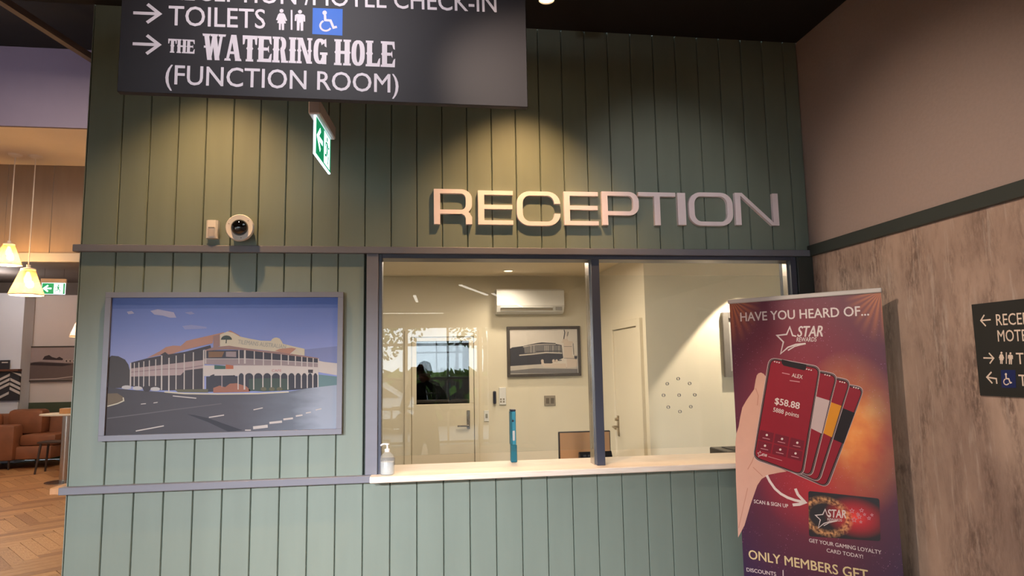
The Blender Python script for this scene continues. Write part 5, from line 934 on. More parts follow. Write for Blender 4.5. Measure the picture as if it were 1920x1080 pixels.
# ================================================================ THINGS
# ---------------- RECEPTION lettering
def rr_path(x0, x1, z0, z1, r, a0, a1, n=7):
    """rounded rectangle centre line between two corner angles (multiples of 90, counter-clockwise, 0 = right middle)"""
    C = [((x1 - r), (z1 - r), 0), ((x0 + r), (z1 - r), 90), ((x0 + r), (z0 + r), 180), ((x1 - r), (z0 + r), 270)]
    out = []
    for cx, cz, s in C:
        for k in range(n + 1):
            a = math.radians(s + 90 * k / n); out.append((cx + r * math.cos(a), cz + r * math.sin(a)))
    return out
def aniso(pts, tv, th, closed):
    P = [Vector(p) for p in pts]; n = len(P); L = []; R = []
    for i in range(n):
        a = P[i - 1] if (closed or i) else None; b = P[(i + 1) % n] if (closed or i < n - 1) else None
        d1 = (P[i] - a).normalized() if a is not None else None; d2 = (b - P[i]).normalized() if b is not None else None
        d1 = d1 or d2; d2 = d2 or d1
        n1 = Vector((-d1.y, d1.x)); n2 = Vector((-d2.y, d2.x)); m = (n1 + n2); m = m / max(.5, m.length_squared / 2)
        o = Vector((m.x * tv / 2, m.y * th / 2)); L.append(P[i] + o); R.append(P[i] - o)
    return L, R
rec = thing('reception_lettering', (3.0, -.02, 2.55), 'silver raised capital letters spelling RECEPTION on the green boards above the window', 'lettering')
for ch, x0, x1, z0, z1 in PRINTS['reception']:
    tv, th = .037, .026; mb = MB(); ya, yb = -.026, -.001
    def loop(path, closed, ya=ya):
        L_, R_ = aniso(path, tv, th, closed); n_ = len(path)
        for i in range(n_ if closed else n_ - 1):
            j = (i + 1) % n_; q = [L_[i], R_[i], R_[j], L_[j]]
            mb.add([(p.x, ya, p.y) for p in q] + [(p.x, yb, p.y) for p in q], [(0, 1, 2, 3), (7, 6, 5, 4), (0, 4, 5, 1), (1, 5, 6, 2), (2, 6, 7, 3), (3, 7, 4, 0)])
    def bar(a, b_, c, d): mb.box(a, b_, ya, yb, c, d)
    H_ = z1 - z0; zm = (z0 + z1) / 2
    ex0, ex1, ez0, ez1 = x0 + tv / 2, x1 - tv / 2, z0 + th / 2, z1 - th / 2
    if ch == 'E': bar(x0, x0 + tv, z0, z1); bar(x0 + tv, x1, z0, z0 + th); bar(x0 + tv, x1, z1 - th, z1); bar(x0 + tv, x1 - .004, zm - th / 2 + .004, zm + th / 2 + .004)
    elif ch == 'I': bar(x0, x1, z0, z1)
    elif ch == 'T': bar(x0, x1, z1 - th, z1); bar((x0 + x1) / 2 - tv / 2, (x0 + x1) / 2 + tv / 2, z0, z1 - th)
    elif ch == 'N':
        bar(x0, x0 + tv, z0, z1); bar(x1 - tv, x1, z0, z1)
        mb.prism([(x0 + tv * .45, z1), (x0 + tv * 1.3, z1), (x1 - tv * .45, z0), (x1 - tv * 1.3, z0)], ya - .0004, yb, 'y')
    elif ch == 'O': loop(rr_path(ex0, ex1, ez0, ez1, .062, 0, 360), True)
    elif ch == 'C':
        p = rr_path(ex0, ex1, ez0, ez1, .062, 0, 360); loop([(ex1, zm + .030)] + p + [(ex1, zm - .030)], False)
    elif ch == 'P' or ch == 'R':
        bar(x0, x0 + tv, z0, z1); zl = z0 + .075; r_ = .045
        p = [(x0 + tv, ez1)] + [(ex1 - r_ + r_ * math.cos(a), ez1 - r_ + r_ * math.sin(a)) for a in [math.radians(90 - 15 * k) for k in range(7)]] + [(ex1 - r_ + r_ * math.cos(a), zl + r_ + r_ * math.sin(a)) for a in [math.radians(-15 * k) for k in range(7)]] + [(x0 + tv, zl)]
        loop(p, False)
        if ch == 'R':
            loop([(x0 + .09, zl), (ex1 - .035, zl), (ex1 - .012, zl - .012), (ex1, zl - .034), (ex1, z0)], False, ya - .0004)
    mb.obj('letter', 'letter_silver', rec)

# ---------------- hanging direction sign
sg = thing('hanging_sign', (1.47, -1.35, 2.74), 'black hanging direction sign with white words and arrows for toilets and function room', 'sign')
MB().box(.693, 2.243, -1.365, -1.335, 2.738, 3.50, .002).obj('panel', 'sign_panel', sg)
build_print('hanging', lambda p, t: (p[0], -1.365 - t, p[1]), sg, labels={'blue_square': 'blue square with white wheelchair user', 'arrow': 'white arrow pointing right'})
for x in (.95, 1.98): MB().tube([(x, -1.35, 3.49), (x, -1.35, ZC)], .004, 6).obj('suspension_rod', 'steel', sg)
# ---------------- sign on the right wall
s2 = thing('wall_sign', (4.29, -1.6, 1.74), 'black direction sign on the mottled right wall with arrows and white words', 'sign')
MB().box(4.286, 4.2978, -1.98, -1.232, 1.533, 1.940, .001).obj('panel', 'print_black', s2)
MATS['sign_flat'] = mat('sign_flat', (24, 24, 20), .7, noise=.05, scale=10); bpy.data.objects[[c.name for c in s2.children][0]].data.materials[0] = MATS['sign_flat']
def clipx(p, t): return (4.2858 - t, -p[0], p[1])
build_print('wallsign', clipx, s2, labels={'blue_square': 'dark blue square with white wheelchair user'})
# ---------------- roll-up banner
bLx, bLy = 3.648, -.19; btx, bty = .65316279, -.75721752; bnx, bny = -.75721752, -.65316279
bang = math.atan2(bty, btx)
bn = thing('rollup_banner', (bLx, bLy, 0), 'dark red pull-up banner with a hand holding phones, standing in the corner', 'banner')
Mb = Matrix.Translation((bLx, bLy, 0)) @ Matrix.Rotation(bang, 4, 'Z')
def bobj(mb, name, m, parent=bn, **k):
    o = put(name, mb.mesh(name, m), None, **k); o.parent = parent; o.matrix_parent_inverse = parent.matrix_basis.inverted() if parent is bn else Matrix(); o.matrix_basis = Mb; return o
bobj(MB().box(-.012, .800, .0, .0016, .09, 2.045), 'banner_sheet', 'banner_print')
bobj(MB().box(-.018, .806, -.010, .014, 2.043, 2.068, .004), 'top_rail', 'slat_white', label='pale metal top rail')
bobj(MB().box(-.03, .82, -.07, .07, 0, .09, .015), 'base_cassette', 'steel')
bobj(MB().tube([(.4, .03, .09), (.4, .012, 2.05)], .008, 8), 'support_pole', 'steel')
# prints live in banner-local space
def build_banner():
    for (part, m), es in group_prints('banner').items():
        mb = MB(); part = part.split('#')[0]
        for i_, e in enumerate(es):
            l = e[3] + i_ * .02; F = (lambda l: (lambda p, t: (p[0], -.0003 * l - t * .2, p[1])))(l)
            if e[0] == 'p': add_poly(mb, e[4], F)
            elif e[0] == 's': add_stroke(mb, e[5], e[4], e[6], F)
            else: add_text(mb, e[4], e[5], e[6], e[7], e[8], e[9], e[10], F)
        o = put(part, mesh_raw(mb, part, m), None); o.parent = bn; o.matrix_parent_inverse = bn.matrix_basis.inverted(); o.matrix_basis = Mb
build_banner()

# ---------------- framed photograph on the green wall
pf = thing('framed_photograph', (.75, -.02, 1.35), 'large grey-framed colour photograph of a two-storey verandah hotel on a street corner', 'picture')
X1, X2, Z1, Z2 = .122, 1.384, 1.337, 2.135; b_ = .030
MB().box(X1, X2, -.034, -.0006, Z2 - b_, Z2, .001).box(X1, X2, -.034, -.0006, Z1, Z1 + b_, .001).box(X1, X1 + b_, -.034, -.0006, Z1 + b_, Z2 - b_, .001).box(X2 - b_, X2, -.034, -.0006, Z1 + b_, Z2 - b_, .001).obj('frame', 'blue_grey_trim', pf)
MB().box(X1 + .01, X2 - .01, -.020, -.001, Z1 + .01, Z2 - .01).obj('backing', 'pic_sky', pf)
build_print('hotel', lambda p, t: (min(max(p[0], X1 + .02), X2 - .02), -.020 - t, min(max(p[1], Z1 + .02), Z2 - .02)), pf, step=.0006)
# ---------------- office pictures
pb = thing('framed_photograph', (3.35, 4.24, 1.57), 'dark-framed black and white photograph of a hotel and monument on the office back wall', 'picture')
q = [e for e in PRINTS['bw'] if e[2] == 'bw_sky'][0][4]; qx0 = min(p[0] for p in q); qx1 = max(p[0] for p in q); qz0 = min(p[1] for p in q); qz1 = max(p[1] for p in q); e_ = .035
MB().box(qx0 - e_, qx1 + e_, 4.20, 4.2495, qz1, qz1 + e_, .003).box(qx0 - e_, qx1 + e_, 4.20, 4.2495, qz0 - e_, qz0, .003).box(qx0 - e_, qx0, 4.20, 4.2495, qz0, qz1, .003).box(qx1, qx1 + e_, 4.20, 4.2495, qz0, qz1, .003).obj('frame', 'charcoal_frame', pb)
MB().box(qx0, qx1, 4.216, 4.249, qz0, qz1).obj('backing', 'bw_sky', pb)
build_print('bw', lambda p, t: (min(max(p[0], qx0), qx1), 4.216 - t, min(max(p[1], qz0), qz1)), pb, step=.0008)
pc = thing('framed_photograph', (5.1, 2.32, 1.55), 'grey-framed dark photograph on the office wall, half hidden behind the red banner', 'picture')
MB().box(4.775, 4.835, 2.29, 2.329, 1.555, 2.187, .003).box(5.44, 5.50, 2.29, 2.329, 1.555, 2.187, .003).box(4.835, 5.44, 2.29, 2.329, 2.127, 2.187, .003).box(4.835, 5.44, 2.29, 2.329, 1.555, 1.615, .003).obj('frame', 'grey_frame', pc)
MB().box(4.835, 5.44, 2.31, 2.329, 1.615, 2.127).obj('mount', 'mount', pc)
MB().box(4.865, 5.41, 2.305, 2.31, 1.645, 2.10).obj('printed_view', 'bw_dark', pc)
MB().add([(4.88, 2.304, 2.0), (4.96, 2.304, 2.03), (5.04, 2.304, 2.09), (4.92, 2.304, 2.09), (4.87, 2.304, 2.07)], [(0, 1, 2, 3, 4)]).obj('printed_tree', 'bw_light', pc)
# ---------------- detector and camera
pir = thing('motion_detector', (.66, 0, 2.49), 'small white motion detector on the green boards beside the dome camera', 'sensor')
bm_ = MB(); prof = [(.630, 0), (.630, -.034), (.640, -.046), (.661, -.050), (.682, -.046), (.692, -.034), (.692, 0)]
bm_.prism(prof, 2.438, 2.540, 'z'); bm_.obj('body', 'white_plastic', pir, smooth=True)
MB().prism([(.636, -.040), (.645, -.050), (.661, -.054), (.677, -.050), (.686, -.040)], 2.447, 2.492, 'z').obj('lens', 'slat_white', pir, smooth=True)
MB().box(.645, .677, -.053, -.04, 2.495, 2.499).obj('indicator_slot', 'switch_grey', pir)
cam_t = thing('dome_camera', (.813, 0, 2.50), 'round white security camera with a black dome on the green boards', 'camera')
M = Matrix.Translation((.813, 0, 2.492)) @ Matrix.Rotation(pi / 2, 4, 'X') @ Matrix.Identity(4)
Mt = Matrix.Translation((.822, -.0, 2.49)) @ Matrix.Rotation(math.radians(90), 4, 'X')
MB().lathe([(.052, 0), (.056, .02), (.060, .045), (.072, .062), (.076, .074), (.076, .086), (.071, .094), (.046, .090)], Mt, 36).obj('housing', 'white_plastic', cam_t, smooth=True)
dm = [(.0465 * math.cos(a), .088 + .040 * math.sin(a)) for a in [math.radians(x) for x in range(0, 86, 8)]] + [(.0005, .128)]
MB().lathe(dm, Mt, 32).obj('dome', 'dome_black', cam_t, smooth=True)
for a in (40, 160, 280):
    x = .822 + .060 * math.cos(math.radians(a)); z = 2.49 + .060 * math.sin(math.radians(a))
    MB().lathe([(.003, .090), (.003, .0945)], Matrix.Translation((x, 0, z)) @ Matrix.Rotation(pi / 2, 4, 'X'), 8).obj('screw', 'switch_grey', cam_t)
# ---------------- exit signs
def exit_sign(loc, rotz, label, rods):
    t = thing('exit_sign', loc, label, 'exit sign')
    R_ = Matrix.Translation(loc) @ Matrix.Rotation(rotz, 4, 'Z')
    def P(mb, name, m, parent=t):
        o = put(name, mb.mesh(name, m)); o.parent = parent; o.matrix_parent_inverse = (t.matrix_basis.inverted() if parent is t else Matrix()); o.matrix_basis = R_ if parent is t else Matrix(); return o
    P(MB().box(-.20, .20, -.030, .030, .0, .075, .006), 'case', 'exit_case')
    P(MB().box(-.185, .185, -.006, .006, -.205, .0, .002), 'light_panel', 'exit_white')
    fg = MB().box(-.178, .178, -.0075, -.0062, -.198, -.006)
    P(fg, 'green_face', 'exit_green')
    ar = MB(); F = lambda p, tt: (p[0], -.0080 - tt, p[1])
    add_stroke(ar, [(-.155, -.10), (-.03, -.10)], .026, False, F); add_stroke(ar, [(-.085, -.045), (-.150, -.10), (-.085, -.155)], .024, False, F)
    P(ar, 'arrow', 'exit_white')
    MBb = MB(); add_poly(MBb, [(.005, -.19), (.15, -.19), (.15, -.015), (.005, -.015)], F); P(MBb, 'door_pictogram', 'exit_white')
    mn = MB(); G = lambda p, tt: (p[0], -.0092 - tt, p[1])
    add_poly(mn, [(.075 + .014 * math.cos(a), -.042 + .014 * math.sin(a)) for a in [k * pi / 5 for k in range(10)]], G)
    add_stroke(mn, [(.070, -.062), (.078, -.110)], .026, False, G); add_stroke(mn, [(.075, -.108), (.055, -.138), (.022, -.142)], .013, False, G)
    add_stroke(mn, [(.080, -.108), (.105, -.135), (.095, -.175)], .013, False, G); add_stroke(mn, [(.072, -.065), (.040, -.070), (.030, -.095)], .010, False, G); add_stroke(mn, [(.078, -.066), (.105, -.085), (.125, -.075)], .010, False, G)
    P(mn, 'running_figure', 'exit_green')
    for x in (-.15, .15): P(MB().tube([(x, 0, .07), (x, 0, rods)], .004, 6), 'suspension_rod', 'steel')
    return t
exit_sign((1.30, -.36, 2.985), math.radians(85.5), 'lit green exit sign hanging edge-on behind the black hanging sign', ZC - 2.99)
exit_sign((-4.60, 9.0, 3.305), math.radians(8), 'lit green exit sign with left arrow hanging in the far lounge', 3.56 - 3.305)

# ---------------- ceiling spotlights
def spot(x, y, label):
    t = thing('ceiling_spotlight', (x, y, ZC), label, 'spotlight')
    MB().lathe([(.055, 0), (.055, -.02)], Matrix.Translation((x, y, ZC)), 20).obj('mounting_plate', 'black_ceiling', t)
    MB().lathe([(.048, -.02), (.048, -.125), (.042, -.125), (.040, -.11)], Matrix.Translation((x, y, ZC)), 20, False).obj('can', 'dark_panel', t, smooth=True)
    MB().lathe([(.038, -.112), (.038, -.118)], Matrix.Translation((x, y, ZC)), 20).obj('lamp_face', 'lamp_face', t)
    return t
spot(2.50, -.55, 'small glowing ceiling spotlight at the top edge, right of the hanging sign'); spot(.66, -.55, 'small ceiling spotlight above the dome camera, hidden behind the hanging sign'); 


# ---------------- office fittings
ac = thing('air_conditioner', (3.17, 4.15, 2.33), 'white split air conditioner high on the office back wall', 'air conditioner')
MB().prism([(4.249, 2.325), (4.249, 2.620), (4.06, 2.620), (4.03, 2.60), (4.03, 2.42), (4.07, 2.345), (4.12, 2.325)], 2.755, 3.58, 'x').obj('casing', 'white_plastic', ac)
MB().box(2.80, 3.44, 4.045, 4.075, 2.362, 2.385).obj('air_outlet', 'switch_grey', ac)
MB().box(2.80, 3.44, 4.022, 4.058, 2.392, 2.402, .002).obj('louvre', 'white_plastic', ac)
MB().box(3.47, 3.55, 4.026, 4.031, 2.36, 2.40).obj('display', 'mount', ac)
dl = thing('downlight', (2.8557, 3.717, 2.80), 'round glowing recessed downlight in the office ceiling', 'downlight')
MB().lathe([(.062, 0), (.062, -.006), (.050, -.008)], Matrix.Translation((2.8557, 3.717, 2.80)), 24).obj('trim_ring', 'white_plastic', dl, smooth=True)
MB().lathe([(.048, -.008), (.048, -.010)], Matrix.Translation((2.8557, 3.717, 2.80)), 24).obj('diffuser', 'downlight_face', dl)
sw = thing('light_switch', (3.41, 4.24, 1.26), 'grey double light switch on the office back wall below the photograph', 'switch')
MB().box(3.345, 3.485, 4.238, 4.2499, 1.205, 1.330, .003).obj('plate', 'switch_grey', sw)
MB().box(3.365, 3.405, 4.232, 4.238, 1.235, 1.300, .002).obj('rocker', 'switch_dark', sw); MB().box(3.425, 3.465, 4.232, 4.238, 1.235, 1.300, .002).obj('rocker', 'switch_dark', sw)
s3 = thing('light_switch', (2.63, 4.24, 1.10), 'cream light switch beside the office door frame', 'switch')
MB().box(2.605, 2.665, 4.238, 4.2499, 1.04, 1.17, .003).obj('plate', 'white_plastic', s3); MB().box(2.622, 2.648, 4.234, 4.238, 1.08, 1.13, .001).obj('rocker', 'mount', s3)
ip = thing('intercom', (2.78, 4.24, 1.34), 'white wall intercom with a dark handset beside the office door', 'intercom')
MB().box(2.79, 2.875, 4.225, 4.2499, 1.235, 1.44, .004).obj('body', 'white_plastic', ip); MB().box(2.715, 2.752, 4.20, 4.2499, 1.245, 1.40, .012).obj('handset', 'navy', ip)
for k in range(4): MB().box(2.80 + (k % 2) * .035, 2.82 + (k % 2) * .035, 4.222, 4.225, 1.26 + (k // 2) * .03, 1.28 + (k // 2) * .03).obj('button', 'switch_grey', ip)
# desk under the counter line
dk = thing('office_desk', (3.0, 1.4, 0), 'cream office desk behind the reception counter', 'desk')
MB().box(1.9, 3.62, .95, 1.65, .76, .79, .003).obj('desktop', 'counter_wood', dk)
for x in (1.92, 3.56): MB().box(x, x + .04, 1.0, 1.6, 0, .76).obj('side_panel', 'cream_wall', dk)
mo = thing('computer_monitor', (3.08, 1.3, .79), 'monitor with a tan screen in a black bezel, standing behind the dark mullion', 'monitor')
MB().box(2.885, 3.295, 1.24, 1.275, .925, 1.185, .004).obj('bezel', 'monitor_black', mo)
MB().box(2.893, 3.287, 1.236, 1.241, .94, 1.177).obj('screen', 'brown_monitor', mo)
MB().box(3.06, 3.12, 1.275, 1.30, .80, 1.0).box(2.98, 3.2, 1.2, 1.36, .791, .805, .003).obj('stand', 'monitor_black', mo)
kb = thing('desk_telephone', (3.1, 1.1, .79), 'black desk telephone with rows of buttons in front of the tan monitor', 'telephone')
MB().prism([(1.0, .791), (1.17, .791), (1.17, 1.035), (1.14, 1.042), (1.02, .85)], 3.02, 3.27, 'x').obj('body', 'monitor_black', kb)
for i in range(5):
    for j in range(2): MB().box(3.045 + i * .035, 3.068 + i * .035, 1.098 + j * .02, 1.104 + j * .02, .985 + j * .022, .999 + j * .022).obj('button', 'key_grey', kb)
# black printer at the right
pr = thing('label_printer', (4.03, .7, .9), 'low black office printer behind the counter beside the banner', 'printer')
MB().box(3.93, 4.30, .55, .85, .86, 1.083, .006).obj('body', 'monitor_black', pr); MB().box(3.936, 3.955, .545, .552, 1.02, 1.065).obj('status_panel', 'slat_white', pr); MB().box(4.0, 4.2, .60, .80, 1.082, 1.088).obj('lid', 'key_grey', pr)
ds2 = thing('office_cabinet', (4.3, .7, 0), 'cream cabinet carrying the black printer', 'cabinet')
MB().box(3.90, 4.8, .45, .97, 0, .859, .004).obj('body', 'cream_wall', ds2); MB().box(3.91, 4.34, .44, .45, .05, .84, .003).obj('door', 'door_cream', ds2); MB().box(4.36, 4.79, .44, .45, .05, .84, .003).obj('door', 'door_cream', ds2)
ch = thing('office_chair', (4.33, .8, .86), 'black headset rest standing on the printer beside the banner', 'headset')
MB().prism([(4.10, 1.089), (4.30, 1.089), (4.30, 1.148), (4.20, 1.150), (4.14, 1.132)], .70, .76, 'y').obj('rest', 'monitor_black', ch)
ch.name = 'headset_rest'
# teal box display
tb = thing('display_stand', (2.41, .27, 1.11), 'tall narrow teal display stand on the counter behind the glass', 'display')
MB().box(2.375, 2.412, .25, .30, 1.1085, 1.215, .003).obj('base', 'teal', tb)
MB().box(2.376, 2.408, .252, .298, 1.215, 1.418, .003).obj('column', 'teal_light', tb); MB().box(2.372, 2.384, .249, .299, 1.215, 1.418, .002).obj('edge', 'teal', tb)
MB().box(2.374, 2.408, .249, .30, 1.418, 1.43, .003).obj('cap', 'navy', tb); MB().box(2.386, 2.400, .2495, .252, 1.24, 1.30).obj('white_patch', 'slat_white', tb)
MB().lathe([(.007, 0), (.007, .003)], Matrix.Translation((2.388, .252, 1.36)) @ Matrix.Rotation(pi / 2, 4, 'X'), 12).obj('round_hole', 'navy', tb)
# hand sanitiser bottle
sb = thing('sanitiser_bottle', (1.635, -.03, 1.108), 'clear pump bottle of hand sanitiser at the left end of the counter', 'bottle')
Ms = Matrix.Translation((1.635, -.03, 1.1085))
MB().lathe([(.036, 0), (.040, .004), (.040, .085), (.034, .105), (.016, .122), (.013, .128)], Ms, 24).obj('bottle', 'glass_clear', sb, smooth=True)
MB().lathe([(.034, .003), (.036, .006), (.036, .070)], Ms, 20).obj('gel', 'clear_gel', sb, smooth=True)
MB().lathe([(.015, .124), (.015, .140), (.006, .142), (.005, .160), (.011, .162), (.011, .170)], Ms, 16).obj('pump', 'white_plastic', sb, smooth=True)
MB().tube([(1.635, -.03, 1.2745), (1.612, -.035, 1.276), (1.598, -.038, 1.268)], .005, 8).obj('spout', 'white_plastic', sb, smooth=True)
# black bin at the far lower left of the pane
bb = thing('document_tray', (1.60, .5, 1.0), 'black document tray behind the bottle inside the left pane', 'tray')
MB().box(1.52, 1.655, .50, .72, .90, 1.105, .004).obj('tray', 'monitor_black', bb)
MB().box(1.50, 1.70, .45, .80, .0, .899, .004).obj('pedestal', 'cream_wall', bb)

# ---------------- light strips in the lobby behind the camera (mirrored in the glass)
for (a, c, lab) in (((1.02, -10.65), (2.40, -10.7), 'long light strip beside the street windows'), ((1.77, -6.95), (1.815, -8.1), 'short light strip in the middle of the lobby ceiling'), ((2.42, -5.55), (2.96, -6.94), 'slanting light strip nearest the added baffle'), ((3.02, -6.7), (3.9, -9.2), 'slanting light strip beside the right wall')):
    a = Vector(a); c = Vector(c); d = (c - a); L_ = d.length; ang = math.atan2(d.y, d.x)
    t = thing('light_strip', (a.x, a.y, 2.86), 'white ' + lab, 'light')
    for nm, m_, bx in (('housing', 'dark_panel', (0, L_, -.03, .03, .012, .040)), ('diffuser', 'led', (.01, L_ - .01, -.022, .022, 0, .013))):
        o = put(nm, MB().box(*bx).mesh(nm, m_)); o.parent = t; o.matrix_parent_inverse = t.matrix_basis.inverted(); o.matrix_basis = Matrix.Translation((a.x, a.y, 2.86)) @ Matrix.Rotation(ang, 4, 'Z')

# ---------------- bistro
def pendant(x, y, z, s, ztop, label, lit=8):
    t = thing('pendant_lamp', (x, y, z), label, 'pendant lamp', group='amber glass pendants in the bistro')
    M_ = Matrix.Translation((x, y, z))
    MB().lathe([(.245 * s, 0), (.245 * s, .02 * s), (.10 * s, .40 * s), (.095 * s, .40 * s), (.238 * s, .025 * s), (.235 * s, 0)], M_, 8, False).obj('glass_shade', 'amber_glass', t)
    MB().tube([(x + .242 * s * math.cos(k * pi / 4), y + .242 * s * math.sin(k * pi / 4), z) for k in range(9)], .008 * s, 6).obj('rim', 'soffit', t)
    MB().lathe([(.10 * s, .395 * s), (.10 * s, .41 * s), (.03 * s, .43 * s), (.03 * s, .47 * s)], M_, 16).obj('cap', 'soffit', t, smooth=True)
    MB().lathe([(.012, .18 * s), (.045 * s, .20 * s), (.055 * s, .25 * s), (.04 * s, .30 * s), (.02 * s, .36 * s)], M_, 16).obj('bulb', 'bulb', t, smooth=True)
    MB().tube([(x, y, z + .46 * s), (x, y, ztop - .02)], .008, 6).obj('cord', 'soffit', t)
    MB().lathe([(.02, -.05), (.09, -.02), (.10, 0)], Matrix.Translation((x, y, ztop)), 20).obj('ceiling_rose', 'soffit', t, smooth=True)
    lamp('pendant_light', 'POINT', (x, y, z + .08 * s), lit, (1, .74, .46), None, .06)
pendant(-4.19, 7.4, 2.92, 1.0, 5.14, 'amber glass pendant in the bistro, lower and nearer of the left pair', 52)
pendant(-4.46, 7.35, 3.385, .80, 5.14, 'amber glass pendant at the left picture edge, higher of the pair', 42)
pendant(-4.44, 9.8, 2.38, .92, 3.56, 'amber glass pendant half hidden behind the green wall end', 5)

fp = thing('framed_photograph', (-5.4, 10.95, 1.57), 'dark-framed sepia panorama on the far lounge wall above the sofa', 'picture')
MB().box(-6.045, -4.75, 10.93, 10.98, 1.545, 1.575, .003).box(-6.045, -4.75, 10.93, 10.98, 2.225, 2.255, .003).box(-6.045, -6.01, 10.93, 10.98, 1.575, 2.225, .003).box(-4.785, -4.75, 10.93, 10.98, 1.575, 2.225, .003).obj('frame', 'charcoal_frame', fp)
MB().box(-6.01, -4.785, 10.94, 10.975, 1.575, 2.225).obj('backing', 'sep_sky', fp)
build_print('bistro', lambda p, t: (min(max(p[0], -6.01), -4.785), 10.94 - t, min(max(p[1], 1.575), 2.225)), fp, step=.001)
MB().box(-6.04, -4.75, 10.975, 10.999, 1.55, 2.25).obj('backboard', 'charcoal_frame', fp)
sf = thing('small_frame', (-6.10, 10.99, 2.33), 'tiny brown framed picture on the lounge wall at the left', 'picture')
MB().box(-6.19, -6.045, 10.975, 10.9995, 2.325, 2.51, .003).obj('frame', 'walnut', sf); MB().box(-6.155, -6.08, 10.970, 10.976, 2.36, 2.475).obj('print', 'slat_white', sf)
# partition with chevron panel
MB().box(-8.3, -5.905, 10.60, 10.97, 0, 3.30).obj('wall_pier_left', 'cool_wall', **ST)
cp = thing('chevron_panel', (-6.2, 10.55, 1.2), 'black panel with pale chevron slats and a timber cap behind the sofa', 'panel')
MB().box(-6.75, -5.875, 10.54, 10.5995, 1.19, 1.755, .003).obj('board', 'dark_panel', cp)
MB().box(-6.80, -5.87, 10.47, 10.5995, 1.755, 1.80, .004).obj('cap', 'walnut', cp)
for col_ in range(4):
    xa = -6.64 + col_ * .20
    for rw in range(6):
        z = 1.215 + rw * .088; d_ = 1 if col_ % 2 else -1
        za, zb = (z + .10, z) if d_ > 0 else (z, z + .10)
        if (rw + col_) % 4 == 3: continue
        zz = lambda v: min(v, 1.75)
        MB().prism([(xa + .006, zz(za)), (xa + .194, zz(zb)), (xa + .194, zz(zb + .05)), (xa + .006, zz(za + .05))], 10.528, 10.54, 'y').obj('slat', 'slat_white', cp)
ts = thing('menu_stand', (-6.15, 10.53, 1.80), 'small dark card stand on the timber cap at the left edge', 'sign')
MB().box(-6.235, -6.055, 10.52, 10.53, 1.8005, 1.975, .002).obj('card', 'dark_panel', ts); MB().box(-6.20, -6.09, 10.518, 10.52, 1.92, 1.94).obj('printed_line', 'slat_white', ts); MB().box(-6.18, -6.11, 10.50, 10.56, 1.8005, 1.806).obj('foot', 'dark_panel', ts)
# sofa
so = thing('leather_sofa', (-6, 9.9, 0), 'tan leather sofa with square arm against the lounge wall', 'sofa')
MB().box(-7.4, -4.75, 9.55, 10.35, .17, .40, .03).obj('base', 'tan_leather', so, smooth=True)
MB().box(-7.4, -5.33, 9.45, 9.75 + .02, .16, .79, .05).obj('arm', 'tan_leather', so, smooth=True)
MB().box(-7.4, -4.75, 10.28, 10.52, .17, .95, .05).obj('backrest', 'tan_leather', so, smooth=True)
MB().box(-5.33, -4.72, 9.62, 10.28, .40, .60, .05).obj('seat_cushion', 'tan_leather', so, smooth=True)
MB().box(-6.4, -5.78, 9.80, 10.0, .6, .98, .07).obj('cushion', 'tan_leather', so, smooth=True); MB().box(-5.74, -5.12, 9.95, 10.26, .58, 1.04, .08).obj('cushion', 'tan_leather', so, smooth=True)
for x, y in ((-5.42, 9.52), (-4.85, 9.62), (-5.42, 10.4), (-4.85, 10.4), (-7.3, 9.55), (-7.3, 10.4)): MB().tube([(x, y, .18), (x, y, 0)], [.02, .013], 8).obj('leg', 'dark_timber', so)
# stool
sl = thing('wooden_stool', (-4.35, 9.0, 0), 'low dark wooden stool in front of the tan sofa', 'stool')
MB().box(-4.63, -4.1, 8.82, 9.15, .505, .54, .01).obj('seat', 'dark_timber', sl)
for x, y, dx, dy in ((-4.58, 8.86, -.05, -.04), (-4.15, 8.86, .05, -.04), (-4.58, 9.11, -.05, .04), (-4.15, 9.11, .05, .04)): MB().tube([(x, y, .51), (x + dx, y + dy, 0)], [.022, .016], 8).obj('leg', 'dark_timber', sl)
# bar table
bt = thing('bar_table', (-3.69, 7.8, 0), 'round pale-topped bar table on a polished steel column', 'table')
Mt_ = Matrix.Translation((-3.69, 7.8, 0))
MB().lathe([(.36, 1.045), (.372, 1.05), (.372, 1.068), (.36, 1.072)], Mt_, 40).obj('tabletop', 'tabletop', bt, smooth=True)
MB().lathe([(.066, .02), (.066, 1.045)], Mt_, 24).obj('column', 'steel', bt, smooth=True)
MB().lathe([(.26, .0), (.26, .012), (.07, .03)], Mt_, 36).obj('base', 'steel', bt, smooth=True)
nb = thing('napkin_box', (-3.65, 7.7, 1.07), 'small timber caddy on the bar table', 'box')
MB().box(-3.72, -3.52, 7.60, 7.76, 1.0725, 1.155, .004).obj('box', 'raw_timber', nb); MB().box(-3.70, -3.54, 7.62, 7.74, 1.155, 1.157).obj('napkins', 'slat_white', nb)
wbt = thing('water_bottle', (-3.57, 7.9, 1.07), 'clear bottle with a dark cap standing on the bar table', 'bottle')
MB().lathe([(.04, 0), (.042, .01), (.042, .17), (.016, .25), (.015, .28)], Matrix.Translation((-3.57, 7.86, 1.0725)), 18).obj('body', 'sanitiser', wbt, smooth=True)
MB().lathe([(.017, .28), (.017, .32)], Matrix.Translation((-3.57, 7.86, 1.0725)), 14).obj('cap', 'dark_panel', wbt)

